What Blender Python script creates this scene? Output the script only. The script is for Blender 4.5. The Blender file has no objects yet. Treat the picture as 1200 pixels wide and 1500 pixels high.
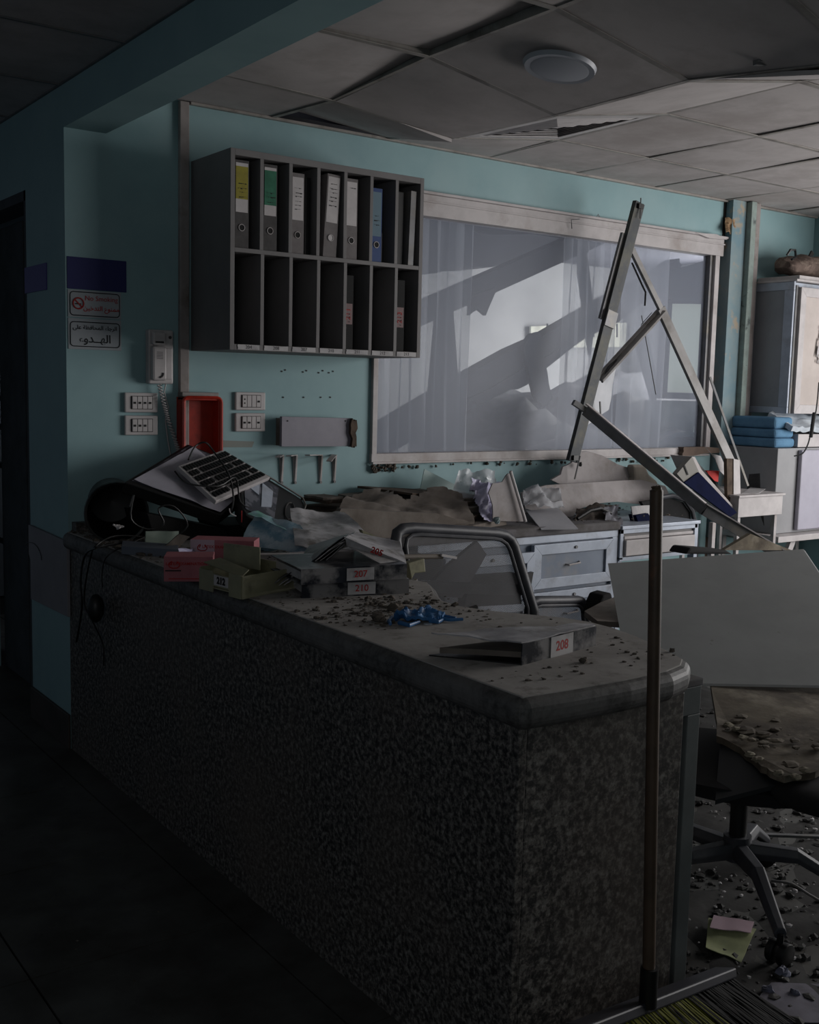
import bpy, bmesh, math, random
from mathutils import Vector, Matrix, noise
random.seed(7)
SC = bpy.context.scene
COL = SC.collection
V = Vector

# ------------------------------------------------------------------ camera
F_PX = 1607.54
CAM = V((-1.3614, -4.0949, 1.4218))
YAW, PIT, ROL = 0.6244, -0.1132, 0.0237
_f = V((math.sin(YAW)*math.cos(PIT), math.cos(YAW)*math.cos(PIT), math.sin(PIT)))
_r = V((math.cos(YAW), -math.sin(YAW), 0)); _u = _r.cross(_f)
_c, _s = math.cos(ROL), math.sin(ROL)
_r, _u = _c*_r + _s*_u, -_s*_r + _c*_u
cd = bpy.data.cameras.new('camera'); cam = bpy.data.objects.new('camera', cd); COL.objects.link(cam)
cd.sensor_fit = 'HORIZONTAL'; cd.sensor_width = 36; cd.lens = F_PX/1200*36; cd.clip_start = .05
cam.matrix_world = Matrix(((_r.x, _u.x, -_f.x, CAM.x), (_r.y, _u.y, -_f.y, CAM.y), (_r.z, _u.z, -_f.z, CAM.z), (0, 0, 0, 1)))
SC.camera = cam

def at(px, py, X=None, Y=None, Z=None):
    """world point on a real plane of the room (X, Y or Z fixed) seen at that pixel of the 1200x1500 photograph"""
    d = _r*((px-600)/F_PX) - _u*((py-750)/F_PX) + _f
    if X is not None: t = (X-CAM.x)/d.x
    elif Y is not None: t = (Y-CAM.y)/d.y
    else: t = (Z-CAM.z)/d.z
    return CAM + d*t

# ------------------------------------------------------------------ world, lights, exposure
w = bpy.data.worlds.new('world'); SC.world = w; w.use_nodes = True
bg = w.node_tree.nodes['Background']; bg.inputs[0].default_value = (.62, .8, 1, 1); bg.inputs[1].default_value = .10
def area(name, loc, target, sx, sy, power, col):
    l = bpy.data.lights.new(name, 'AREA'); l.shape = 'RECTANGLE'; l.size = sx; l.size_y = sy; l.energy = power; l.color = col
    o = bpy.data.objects.new(name, l); COL.objects.link(o); o.location = loc
    o.rotation_euler = (V(target)-V(loc)).to_track_quat('-Z', 'Y').to_euler(); return o
area('window_daylight', (4.75, -2.75, 1.50), (.6, -.4, 1.60), 2.4, 1.6, 150, (1, .975, .96))
area('ward_daylight', (6.2, 1.7, 1.5), (2.4, 2.6, 1.3), 1.8, 1.8, 290, (1, .98, .93))
area('corridor_fill', (-2.6, -5.4, 1.9), (.2, -.5, 1.3), 1.2, 1.4, 15, (.95, .98, 1))  # added fill lamp behind the camera, brightens the counter front and pier
area('store_room_fill', (.7, 2.6, 2.3), (.6, 2.2, 0), .5, .5, 3, (.8, .88, 1))  # added fill so the doorway interior shows, not a fitting of the room
SC.view_settings.view_transform = 'Standard'; SC.view_settings.look = 'None'
SC.view_settings.exposure = -.55; SC.view_settings.gamma = 1; SC.view_settings.use_curve_mapping = False

# ------------------------------------------------------------------ materials
MATS = {}
def lin(c):
    return tuple((x/12.92 if x <= .04045 else ((x+.055)/1.055)**2.4) for x in c)
def mat(name, c1, c2=None, scale=8, rough=.7, metal=0, bump=0, lo=.4, hi=.65, detail=4, spec=.4, c3=None, s3=3, lo3=.5, hi3=.7, emit=0, alpha=None, coords='Object'):
    """colour c1 -> c2 by noise; c3 a second, larger stain or dust layer; colours are sRGB 0..1"""
    m = bpy.data.materials.new(name); m.use_nodes = True; MATS[name] = m
    nt = m.node_tree; N = nt.nodes; L = nt.links; b = N['Principled BSDF']
    b.inputs['Roughness'].default_value = rough; b.inputs['Metallic'].default_value = metal
    b.inputs['Specular IOR Level'].default_value = spec
    tc = N.new('ShaderNodeNewGeometry')
    def nz(s, d=detail):
        n = N.new('ShaderNodeTexNoise'); n.inputs['Scale'].default_value = s; n.inputs['Detail'].default_value = d; n.inputs['Roughness'].default_value = .65
        L.new(tc.outputs['Position'], n.inputs['Vector']); return n
    def rp(src, a, z):
        r = N.new('ShaderNodeMapRange'); r.inputs[1].default_value = a; r.inputs[2].default_value = z; L.new(src, r.inputs[0]); return r.outputs[0]
    def mx(f, a, z):
        x = N.new('ShaderNodeMix'); x.data_type = 'RGBA'; L.new(f, x.inputs[0])
        for i, q in ((6, a), (7, z)):
            if isinstance(q, tuple): x.inputs[i].default_value = (*q, 1)
            else: L.new(q, x.inputs[i])
        return x.outputs[2]
    col = lin(c1)
    if c2: col = mx(rp(nz(scale).outputs[0], lo, hi), lin(c1), lin(c2))
    if c3: col = mx(rp(nz(s3, 6).outputs[0], lo3, hi3), col, lin(c3))
    if isinstance(col, tuple): b.inputs['Base Color'].default_value = (*col, 1)
    else: L.new(col, b.inputs['Base Color'])
    if bump:
        bp = N.new('ShaderNodeBump'); bp.inputs['Strength'].default_value = min(1, bump); bp.inputs['Distance'].default_value = .004
        L.new(nz(scale*2, 6).outputs[0], bp.inputs['Height']); L.new(bp.outputs[0], b.inputs['Normal'])
    if emit:
        b.inputs['Emission Color'].default_value = (*lin(c1), 1); b.inputs['Emission Strength'].default_value = emit
    if alpha is not None:
        tr = N.new('ShaderNodeBsdfTransparent'); mxs = N.new('ShaderNodeMixShader'); mxs.inputs[0].default_value = alpha
        L.new(tr.outputs[0], mxs.inputs[1]); L.new(b.outputs[0], mxs.inputs[2]); L.new(mxs.outputs[0], N['Material Output'].inputs[0])
    return m
teal = mat('teal_paint', (.53, .65, .665), (.50, .62, .64), 3, .6, c3=(.59, .68, .69), s3=1.2, lo3=.5, hi3=.85)
teald = mat('teal_column_paint', (.42, .525, .565), (.50, .56, .57), 5, .7, c3=(.62, .57, .5), s3=9, lo3=.56, hi3=.66)
ceilm = mat('ceiling_tile_white', (.72, .695, .69), (.68, .655, .65), 6, .9, c3=(.64, .61, .60), s3=1.5)
ceild = mat('ceiling_void_dark', (.10, .095, .09), (.17, .15, .13), 6, .9)
gridm = mat('grid_metal', (.6, .58, .56), (.5, .48, .46), 9, .5, c3=(.35, .32, .3), s3=4, lo3=.55)
floorm = mat('floor_tile_grey', (.33, .33, .32), (.26, .255, .25), 5, .55, c3=(.20, .185, .165), s3=2.2, lo3=.42, hi3=.66, bump=.15)
grout = mat('floor_grout', (.10, .10, .10), rough=.9)
basem = mat('baseboard_brown', (.26, .23, .22), (.2, .18, .17), 8, .6)
brown = mat('bare_wall_brown', (.42, .36, .32), (.34, .29, .26), 5, .9, bump=.3)
trim = mat('trunking_beige', (.58, .55, .54), (.5, .47, .46), 6, .55, c3=(.42, .38, .35), s3=5, lo3=.55)
alu = mat('aluminium_frame', (.70, .68, .68), (.64, .62, .62), 8, .5, c3=(.55, .51, .49), s3=5, lo3=.5, hi3=.75)
alub = mat('aluminium_bluish', (.66, .69, .74), (.6, .63, .68), 8, .42, .2, c3=(.52, .52, .53), s3=5, lo3=.52, hi3=.72)
alud = mat('weathered_steel', (.46, .46, .47), (.40, .40, .40), 12, .5, .3, c3=(.5, .48, .44), s3=8, lo3=.5, hi3=.7)
shelfm = mat('shelf_grey_laminate', (.44, .43, .43), (.41, .40, .40), 5, .6)
black = mat('black_plastic', (.055, .055, .06), (.09, .09, .09), 12, .45, c3=(.2, .19, .18), s3=9, lo3=.62, hi3=.8)
blackd = mat('black_matt', (.03, .03, .032), rough=.8)
dgrey = mat('binder_grey_board', (.26, .25, .25), (.21, .2, .2), 30, .7)
lgrey = mat('binder_light_grey_board', (.42, .4, .4), (.38, .36, .36), 30, .7)
white = mat('white_plastic', (.72, .70, .70), (.66, .64, .64), 9, .5)
paper = mat('paper_white', (.70, .69, .69), (.62, .61, .62), 12, .8, c3=(.5, .48, .46), s3=6, lo3=.55, hi3=.75)
cream = mat('crate_cream_plastic', (.54, .53, .43), (.47, .46, .38), 9, .5, c3=(.35, .33, .28), s3=7, lo3=.55)
yellow = mat('label_yellow', (.54, .51, .16), (.5, .46, .16), 30, .7)
green = mat('label_green', (.10, .35, .26), (.16, .42, .32), 30, .7)
blue = mat('binder_blue', (.10, .22, .42), rough=.6)
lblue = mat('label_pale_blue', (.36, .45, .5), rough=.7)
navy = mat('navy_sign', (.13, .14, .36), rough=.5)
navyb = mat('navy_board', (.06, .085, .20), (.05, .07, .17), 20, .85, spec=.08)
violet = mat('violet_sign', (.30, .27, .52), rough=.5)
red = mat('red_plastic', (.66, .17, .10), (.58, .14, .09), 9, .4, c3=(.45, .10, .07), s3=8, lo3=.5)
redink = mat('red_ink', (.62, .12, .12), rough=.7)
ink = mat('black_ink', (.05, .05, .06), rough=.7)
pink = mat('pink_carton', (.64, .38, .41), (.58, .34, .37), 12, .7)
pinkw = mat('pale_pink_carton', (.70, .60, .64), rough=.7)
glove = mat('blue_nitrile', (.20, .42, .62), (.14, .33, .52), 15, .45, spec=.6)
mask1 = mat('film_green', (.38, .62, .52), (.46, .6, .6), 14, .35, c3=(.6, .7, .76), s3=10, lo3=.45, hi3=.6)
mask2 = mat('film_blue', (.58, .68, .74), (.74, .80, .84), 14, .35, c3=(.48, .62, .70), s3=16, lo3=.5, hi3=.6)
cloud = mat('dusty_film_sheet', (.70, .69, .70), (.5, .49, .5), 7, .45, c3=(.44, .42, .4), s3=15, lo3=.5, hi3=.65, bump=.3)
dustblk = mat('dusty_black_film', (.09, .10, .13), (.16, .17, .2), 9, .3, c3=(.5, .49, .49), s3=10, lo3=.47, hi3=.6)
wood = mat('broom_stick_wood', (.31, .25, .20), (.25, .20, .16), 14, .5, c3=(.42, .3, .22), s3=7, lo3=.6)
bristy = mat('bristle_yellow', (.44, .44, .08), rough=.7)
card = mat('dusty_board_brown', (.43, .40, .375), (.35, .32, .295), 7, .95, c3=(.50, .475, .45), s3=3, lo3=.48, hi3=.7, bump=.4)
cardt = mat('torn_board_core', (.35, .30, .26), (.25, .21, .18), 16, .95, bump=.5)
tilew = mat('broken_tile_white', (.62, .60, .60), (.57, .55, .55), 7, .85, c3=(.48, .45, .43), s3=5, lo3=.5, hi3=.72)
boardm = mat('fallen_board_grey', (.55, .56, .56), (.52, .53, .53), 5, .7, c3=(.40, .39, .37), s3=14, lo3=.68, hi3=.76)
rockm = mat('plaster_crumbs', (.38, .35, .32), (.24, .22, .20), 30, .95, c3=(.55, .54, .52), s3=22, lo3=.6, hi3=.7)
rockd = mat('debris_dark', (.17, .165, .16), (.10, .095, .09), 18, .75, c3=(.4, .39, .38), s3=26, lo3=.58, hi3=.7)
slabm = mat('cracked_slab_brown', (.36, .33, .28), (.24, .21, .18), 7, .95, c3=(.50, .47, .42), s3=6, lo3=.52, hi3=.7, bump=.7)
clothb = mat('folded_cloth_blue', (.36, .52, .64), (.31, .46, .58), 10, .85, bump=.2)
clothw = mat('folded_cloth_white', (.76, .79, .82), (.68, .71, .74), 14, .85, bump=.3)
bagm = mat('dusty_bag', (.42, .36, .33), (.30, .25, .23), 12, .9, c3=(.52, .46, .42), s3=20, lo3=.5, hi3=.62, bump=.6)
fabd = mat('dusty_dark_fabric', (.30, .27, .25), (.2, .18, .17), 18, .95, bump=.5)
chairm = mat('chair_frame_grey_plastic', (.21, .215, .24), (.17, .175, .2), 10, .5, c3=(.32, .32, .33), s3=6, lo3=.45, hi3=.75)
seatm = mat('chair_seat_black', (.07, .07, .08), (.05, .05, .055), 20, .9, c3=(.22, .22, .25), s3=5, lo3=.55, hi3=.8)
panelb = mat('cabinet_panel_bluegrey', (.48, .52, .58), (.44, .48, .54), 6, .5, c3=(.52, .52, .53), s3=4, lo3=.55)
panelg = mat('cabinet_glass_grey', (.55, .56, .58), (.51, .52, .54), 4, .35)
boneg = mat('worktop_grey_dust', (.40, .39, .40), (.34, .33, .33), 9, .9, c3=(.28, .26, .24), s3=5, lo3=.55, hi3=.7, bump=.3)
purple = mat('lilac_film', (.66, .65, .74), (.58, .57, .68), 20, .35)
clear = mat('clear_crumpled_film', (.75, .76, .78), rough=.25, alpha=.5)
folder = mat('clear_green_folder', (.55, .64, .63), rough=.3, alpha=.7)
tapem = mat('old_tape_beige', (.50, .52, .50), rough=.7)
ward = mat('ward_wall', (.60, .61, .63), (.56, .57, .59), 2, .9)
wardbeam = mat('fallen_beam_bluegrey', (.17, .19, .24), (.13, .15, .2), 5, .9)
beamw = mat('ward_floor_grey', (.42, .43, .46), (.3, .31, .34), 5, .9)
curt = mat('sheer_curtain', (.72, .75, .80), rough=.9, alpha=.42)
glassm = mat('dusty_glass', (.62, .65, .72), rough=.35, alpha=.25)
skyp = mat('bright_outer_pane', (.70, .71, .68), rough=.9, emit=.62)
lampm = mat('lamp_diffuser', (.66, .67, .70), rough=.45)
doorin = mat('store_room_grey', (.24, .26, .28), (.18, .2, .22), 6, .8)
doorbl = mat('store_panel_blue', (.30, .34, .44), rough=.6)
screenm = mat('cracked_screen', (.20, .20, .23), (.36, .36, .39), 14, .3, lo=.5, hi=.54)
notepaper = mat('pale_yellow_paper', (.62, .64, .48), (.52, .54, .42), 9, .8)

def granite():
    m = bpy.data.materials.new('granite_speckled'); m.use_nodes = True
    nt = m.node_tree; N = nt.nodes; L = nt.links; b = N['Principled BSDF']
    g = N.new('ShaderNodeNewGeometry')
    vo = N.new('ShaderNodeTexVoronoi'); vo.inputs['Scale'].default_value = 120; L.new(g.outputs['Position'], vo.inputs['Vector'])
    no = N.new('ShaderNodeTexNoise'); no.inputs['Scale'].default_value = 75; no.inputs['Detail'].default_value = 5; no.inputs['Roughness'].default_value = .7
    L.new(g.outputs['Position'], no.inputs['Vector'])
    r = N.new('ShaderNodeValToRGB'); r.color_ramp.interpolation = 'LINEAR'
    E = r.color_ramp.elements
    E[0].position = .36; E[0].color = (*lin((.13, .13, .13)), 1); E[1].position = .66; E[1].color = (*lin((.55, .54, .52)), 1)
    e = E.new(.46); e.color = (*lin((.25, .24, .235)), 1); e = E.new(.54); e.color = (*lin((.43, .41, .39)), 1)
    L.new(no.outputs[0], r.inputs[0])
    x = N.new('ShaderNodeMix'); x.data_type = 'RGBA'; x.blend_type = 'MULTIPLY'; x.inputs[0].default_value = .62
    L.new(r.outputs[0], x.inputs[6]); L.new(vo.outputs['Color'], x.inputs[7])
    bw = N.new('ShaderNodeRGBToBW'); L.new(vo.outputs['Color'], bw.inputs[0]); L.new(bw.outputs[0], x.inputs[7])
    n2 = N.new('ShaderNodeTexNoise'); n2.inputs['Scale'].default_value = 2.2; n2.inputs['Detail'].default_value = 4; L.new(g.outputs['Position'], n2.inputs['Vector'])
    mr = N.new('ShaderNodeMapRange'); mr.inputs[1].default_value = .45; mr.inputs[2].default_value = .75; mr.inputs[4].default_value = .55; L.new(n2.outputs[0], mr.inputs[0])
    y = N.new('ShaderNodeMix'); y.data_type = 'RGBA'; L.new(mr.outputs[0], y.inputs[0]); L.new(x.outputs[2], y.inputs[6]); y.inputs[7].default_value = (*lin((.38, .34, .31)), 1)
    L.new(y.outputs[2], b.inputs['Base Color']); b.inputs['Roughness'].default_value = .5
    return m
gran = granite()
dusttop = mat('counter_top_dust', (.63, .615, .60), (.55, .535, .52), 6, .95, c3=(.42, .40, .38), s3=16, lo3=.56, hi3=.72, bump=.5)
dustrim = mat('counter_rim_granite', (.34, .335, .33), (.22, .215, .21), 60, .55, c3=(.40, .39, .385), s3=4, lo3=.5, hi3=.7)

def meshmat():
    m = bpy.data.materials.new('chair_mesh_net'); m.use_nodes = True
    nt = m.node_tree; N = nt.nodes; L = nt.links; b = N['Principled BSDF']
    b.inputs['Base Color'].default_value = (*lin((.17, .17, .19)), 1); b.inputs['Roughness'].default_value = .7
    g = N.new('ShaderNodeTexCoord')
    vo = N.new('ShaderNodeTexVoronoi'); vo.voronoi_dimensions = '2D'; vo.inputs['Scale'].default_value = 150; vo.inputs['Randomness'].default_value = 0
    sp = N.new('ShaderNodeSeparateXYZ'); cx = N.new('ShaderNodeCombineXYZ'); ad = N.new('ShaderNodeMath'); sb = N.new('ShaderNodeMath'); sb.operation = 'SUBTRACT'
    L.new(g.outputs['Object'], sp.inputs[0]); L.new(sp.outputs[0], ad.inputs[0]); L.new(sp.outputs[2], ad.inputs[1]); L.new(sp.outputs[0], sb.inputs[0]); L.new(sp.outputs[2], sb.inputs[1])
    L.new(ad.outputs[0], cx.inputs[0]); L.new(sb.outputs[0], cx.inputs[1]); L.new(cx.outputs[0], vo.inputs['Vector'])
    lt = N.new('ShaderNodeMath'); lt.operation = 'LESS_THAN'; lt.inputs[1].default_value = .33; L.new(vo.outputs['Distance'], lt.inputs[0])
    tr = N.new('ShaderNodeBsdfTransparent'); mx = N.new('ShaderNodeMixShader')
    L.new(lt.outputs[0], mx.inputs[0]); L.new(b.outputs[0], mx.inputs[1]); L.new(tr.outputs[0], mx.inputs[2]); L.new(mx.outputs[0], N['Material Output'].inputs[0])
    return m
netm = meshmat()

# ------------------------------------------------------------------ geometry helpers
ORG = {}
def tag(o, label=None, cat=None, group=None, kind=None):
    for k, v in (('label', label), ('category', cat), ('group', group), ('kind', kind)):
        if v: o[k] = v
    return o
def thing(name, loc, label, cat, group=None):
    o = bpy.data.objects.new(name, None); COL.objects.link(o); o.location = V(loc); o.empty_display_size = .1
    ORG[o.name] = V(loc); return tag(o, label, cat, group)
class MB:
    def __init__(s): s.v = []; s.f = []; s.sm = []
    def add(s, vs, fs, smooth=False):
        n = len(s.v); s.v += [V(p) for p in vs]; s.f += [tuple(i+n for i in f) for f in fs]; s.sm += [smooth]*len(fs); return s
    def box(s, x0, x1, y0, y1, z0, z1, M=None):
        vs = [V((x, y, z)) for z in (z0, z1) for y in (y0, y1) for x in (x0, x1)]
        if M is not None: vs = [M @ p for p in vs]
        return s.add(vs, [(0, 2, 3, 1), (4, 5, 7, 6), (0, 1, 5, 4), (2, 6, 7, 3), (0, 4, 6, 2), (1, 3, 7, 5)])
    def prism(s, pts, off, smooth=False):
        """polygon (list of 3d points) extruded by vector off"""
        n = len(pts); pts = [V(p) for p in pts]; off = V(off)
        vs = pts + [p+off for p in pts]
        s.add(vs, [tuple(range(n))[::-1], tuple(range(n, 2*n))]); b = len(s.v)-2*n
        for i in range(n):
            j = (i+1) % n; s.f.append((b+i, b+j, b+n+j, b+n+i)); s.sm.append(smooth)
        return s
    def slab(s, pts, t):
        """planar-ish polygon given thickness t along its own normal"""
        pts = [V(p) for p in pts]; n = V((0, 0, 0))
        for i in range(len(pts)): n += (pts[i]).cross(pts[(i+1) % len(pts)])
        return s.prism(pts, n.normalized()*t)
    def tube(s, pts, r, k=8, closed=False, r1=None):
        pts = [V(p) for p in pts]; n = len(pts); rings = []
        x = None
        for i, p in enumerate(pts):
            a = pts[(i-1) % n] if (closed or i > 0) else p; b = pts[(i+1) % n] if (closed or i < n-1) else p
            t = (b-a).normalized()
            if x is None: x = t.cross(V((0, 0, 1)) if abs(t.z) < .9 else V((1, 0, 0)))
            else: x = x-t*x.dot(t)
            x.normalize(); y = t.cross(x)
            rr = r if r1 is None else r+(r1-r)*i/(n-1)
            rings.append([p+(x*math.cos(q)+y*math.sin(q))*rr for q in [2*math.pi*j/k for j in range(k)]])
        vs = [q for rg in rings for q in rg]; fs = []
        for i in range(n if closed else n-1):
            a = i*k; b = ((i+1) % n)*k
            for j in range(k): fs.append((a+j, a+(j+1) % k, b+(j+1) % k, b+j))
        s.add(vs, fs, True)
        if not closed:
            m = len(s.v)-n*k; s.f += [tuple(m+j for j in range(k))[::-1], tuple(m+(n-1)*k+j for j in range(k))]; s.sm += [False, False]
        return s
    def cyl(s, a, b, r, k=16, r1=None): return s.tube([a, b], r, k, r1=r1)
    def bar(s, p, q, prof, side):
        """profile (2d points in side/normal axes) swept from p to q"""
        p, q = V(p), V(q); t = (q-p).normalized(); x = (V(side)-t*V(side).dot(t)).normalized(); y = t.cross(x)
        return s.prism([p+x*a+y*b for a, b in prof], q-p)
    def rock(s, c, r, k=5, m=3, seed=0, sq=(1, 1, 1)):
        rn = random.Random(seed); vs = [V(c)+V((0, 0, -r*sq[2]*.6))]; fs = []
        for i in range(m):
            ph = -math.pi/2+math.pi*(i+1)/(m+1)
            for j in range(k):
                th = 2*math.pi*j/k+i*.5; rr = r*rn.uniform(.65, 1.15)
                vs.append(V(c)+V((math.cos(th)*math.cos(ph)*rr*sq[0], math.sin(th)*math.cos(ph)*rr*sq[1], math.sin(ph)*rr*sq[2])))
        vs.append(V(c)+V((0, 0, r*sq[2]*.8)))
        for j in range(k):
            fs.append((0, 1+(j+1) % k, 1+j))
            for i in range(m-1):
                a = 1+i*k; fs.append((a+j, a+(j+1) % k, a+k+(j+1) % k, a+k+j))
            a = 1+(m-1)*k; fs.append((a+j, a+(j+1) % k, len(vs)-1))
        return s.add(vs, fs)
    def sheet(s, c00, c10, c11, c01, nx=10, ny=8, amp=.01, fr=6, seed=0, t=.001, shape=None):
        """crumpled sheet between four corners with real thickness; shape(u,v)->False cuts cells out"""
        c00, c10, c11, c01 = map(V, (c00, c10, c11, c01)); nrm = (c10-c00).cross(c01-c00).normalized(); n0 = len(s.v)
        for side in (0, 1):
            for j in range(ny+1):
                for i in range(nx+1):
                    u, v = i/nx, j/ny; p = (c00*(1-u)+c10*u)*(1-v)+(c01*(1-u)+c11*u)*v
                    q = p*fr+V((seed*3.1, seed, seed*1.7)); h = noise.noise(q)+.5*noise.noise(q*2.3)+.25*abs(noise.noise(q*5))
                    s.v.append(p+nrm*(h*amp + (t if side else 0)))
        W = nx+1; K = W*(ny+1); keep = [[shape is None or shape((i+.5)/nx, (j+.5)/ny) for i in range(nx)] for j in range(ny)]
        for j in range(ny):
            for i in range(nx):
                if not keep[j][i]: continue
                a = n0+j*W+i; s.f += [(a, a+W, a+W+1, a+1), (a+K, a+K+1, a+K+W+1, a+K+W)]; s.sm += [True, True]
                for di, dj, e in ((-1, 0, (a, a+W)), (1, 0, (a+W+1, a+1)), (0, -1, (a+1, a)), (0, 1, (a+W, a+W+1))):
                    ii, jj = i+di, j+dj
                    if not (0 <= ii < nx and 0 <= jj < ny and keep[jj][ii]):
                        s.f.append((e[1], e[0], e[0]+K, e[1]+K)); s.sm.append(False)
        return s
    def xf(s, M): s.v = [M @ p for p in s.v]; return s
    def build(s, name, m, parent=None, bevel=0, kind=None, label=None, cat=None, group=None, seg=2):
        me = bpy.data.meshes.new(name)
        if parent is not None: org = ORG[parent.name]
        else:
            lo = [min(p[i] for p in s.v) for i in range(3)]; hi = [max(p[i] for p in s.v) for i in range(3)]
            org = V(((lo[0]+hi[0])/2, (lo[1]+hi[1])/2, lo[2]))
        me.from_pydata([p-org for p in s.v], [], s.f); me.polygons.foreach_set('use_smooth', s.sm)
        o = bpy.data.objects.new(name, me); COL.objects.link(o)
        if parent is not None: o.parent = parent
        else: o.location = org
        ORG[o.name] = org
        me.materials.append(m)
        bm = bmesh.new(); bm.from_mesh(me); bmesh.ops.recalc_face_normals(bm, faces=bm.faces)
        if bevel:
            ed = [e for e in bm.edges if len(e.link_faces) == 2 and e.calc_face_angle(0) > .6]
            bmesh.ops.bevel(bm, geom=ed, offset=bevel, segments=seg, affect='EDGES', profile=.5, clamp_overlap=True)
        bm.to_mesh(me); bm.free()
        if any(s.sm): me.set_sharp_from_angle(angle=.75)
        return tag(o, label, cat, group, kind)
def jag(pts, amp, n=5, seed=0):
    """ragged outline: subdivides a planar polygon's edges and shifts the new points"""
    rn = random.Random(seed); pts = [V(p) for p in pts]; out = []
    nn = V((0, 0, 0))
    for i in range(len(pts)): nn += pts[i].cross(pts[(i+1) % len(pts)])
    nn.normalize()
    for i, p in enumerate(pts):
        q = pts[(i+1) % len(pts)]; d = (q-p); sd = d.normalized().cross(nn); out.append(p)
        for j in range(1, n): out.append(p+d*((j+rn.uniform(-.3, .3))/n)+sd*rn.uniform(-amp, amp))
    return out
def text(body, name, m, org, xd, yd, size, parent=None, align='CENTER', bold=0, sx=1):
    c = bpy.data.curves.new(name, 'FONT'); c.body = body; c.size = size; c.align_x = align; c.align_y = 'CENTER'; c.extrude = .0003; c.offset = bold
    c.resolution_u = 3; c.materials.append(m)
    o = bpy.data.objects.new(name, c); COL.objects.link(o); xd = V(xd).normalized(); zd = xd.cross(V(yd)).normalized(); yd = zd.cross(xd)
    M = Matrix(((xd.x*sx, yd.x, zd.x, org[0]), (xd.y*sx, yd.y, zd.y, org[1]), (xd.z*sx, yd.z, zd.z, org[2]), (0, 0, 0, 1)))
    if parent is not None:
        o.parent = parent; M = Matrix.Translation(-ORG[parent.name]) @ M
    o.matrix_basis = M
    me = bpy.data.meshes.new_from_object(o); q = bpy.data.objects.new(name, me); COL.objects.link(q); q.parent = o.parent; q.matrix_basis = M
    bpy.data.objects.remove(o); bpy.data.curves.remove(c); return q
def struct(b, name, m, **k): return b.build(name, m, kind='structure', **k)
UX, UY, UZ = V((1, 0, 0)), V((0, 1, 0)), V((0, 0, 1))

# ================================================================== THE ROOM
H = 2.5
fl = struct(MB().box(-3.6, 6.5, -6, 4.6, -.06, -.012), 'floor', grout)
ts = MB().box(0, .524, 0, .593, -.012, 0)
xs = [-.098-.53*k for k in range(1, 6)] + [-.098]
rows = [.222-.6*k for k in range(0, 9)]
first = None
def tilecopy(o, dx, dy, name):
    c = o.copy(); COL.objects.link(c); c.parent = fl; c.location = o.location+V((dx, dy, 0)); return c
MBt = MB().box(-.628+.003, -.098-.003, -.378+.003, .222-.003, -.012, 0)
ft = MBt.build('floor_tile', floorm, fl)
for i in range(-4, 10):
    for j in range(-6, 5):
        if (i, j) == (0, 0): continue
        if i > 0 and j < -4: continue
        tilecopy(ft, i*.53, j*.6, 'floor_tile')

# walls: the back wall with its window opening, the pier with the doorway, the right wall with its daylight opening
struct(MB().box(0, 1.375, 0, .12, 0, H).box(1.375, 3.70, 0, .12, 0, 1.085).box(1.375, 3.70, 0, .12, 2.285, H).box(3.80, 4.67, 0, .12, 0, H), 'wall_back', teal)
struct(MB().box(3.70, 3.80, .03, .12, 0, H), 'trim_1', brown)
struct(MB().box(0, .12, .12, .476, 0, H+.1).box(0, .12, .476, 1.40, 2.17, H+.1).box(0, .12, 1.40, 4.5, 0, H+.1), 'wall_left', teal)
struct(MB().box(4.55, 4.67, -.75, 0, 0, H).box(4.55, 4.67, -4.2, -.75, 0, .45).box(4.55, 4.67, -4.2, -.75, 2.3, H).box(4.55, 4.67, -6, -4.2, 0, H), 'wall_right', teal)
struct(MB().box(-3.6, 4.67, -6.12, -6, 0, H), 'wall_front', teal)
struct(MB().box(-.012, 0, -.002, .476, 0, .135), 'baseboard_left', basem, bevel=.003)
struct(MB().box(0, .157, -5.9, 0, 2.332, H+.05), 'beam', teal)
# plasterboard edge bead on the pier corner
struct(MB().box(-.0015, .002, -.002, .001, .86, 2.33), 'trim_5', teal)

# cable trunking left of the cabinet and the column between window and cupboard
struct(MB().box(.443, .482, -.022, 0, 1.17, 2.495), 'trim_2', trim, bevel=.003)
struct(MB().box(3.72, 3.835, -.05, .03, .6, H), 'wall_column', teald)
struct(MB().box(3.84, 3.885, -.085, 0, .6, H), 'trim_3', mat('column_edge_pale', (.56, .62, .6), (.5, .54, .52), 12, .7, c3=(.3, .33, .33), s3=16, lo3=.6), bevel=.004)
struct(MB().box(3.90, 3.94, -.07, 0, .6, H), 'trim_4', trim, bevel=.004)

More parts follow.
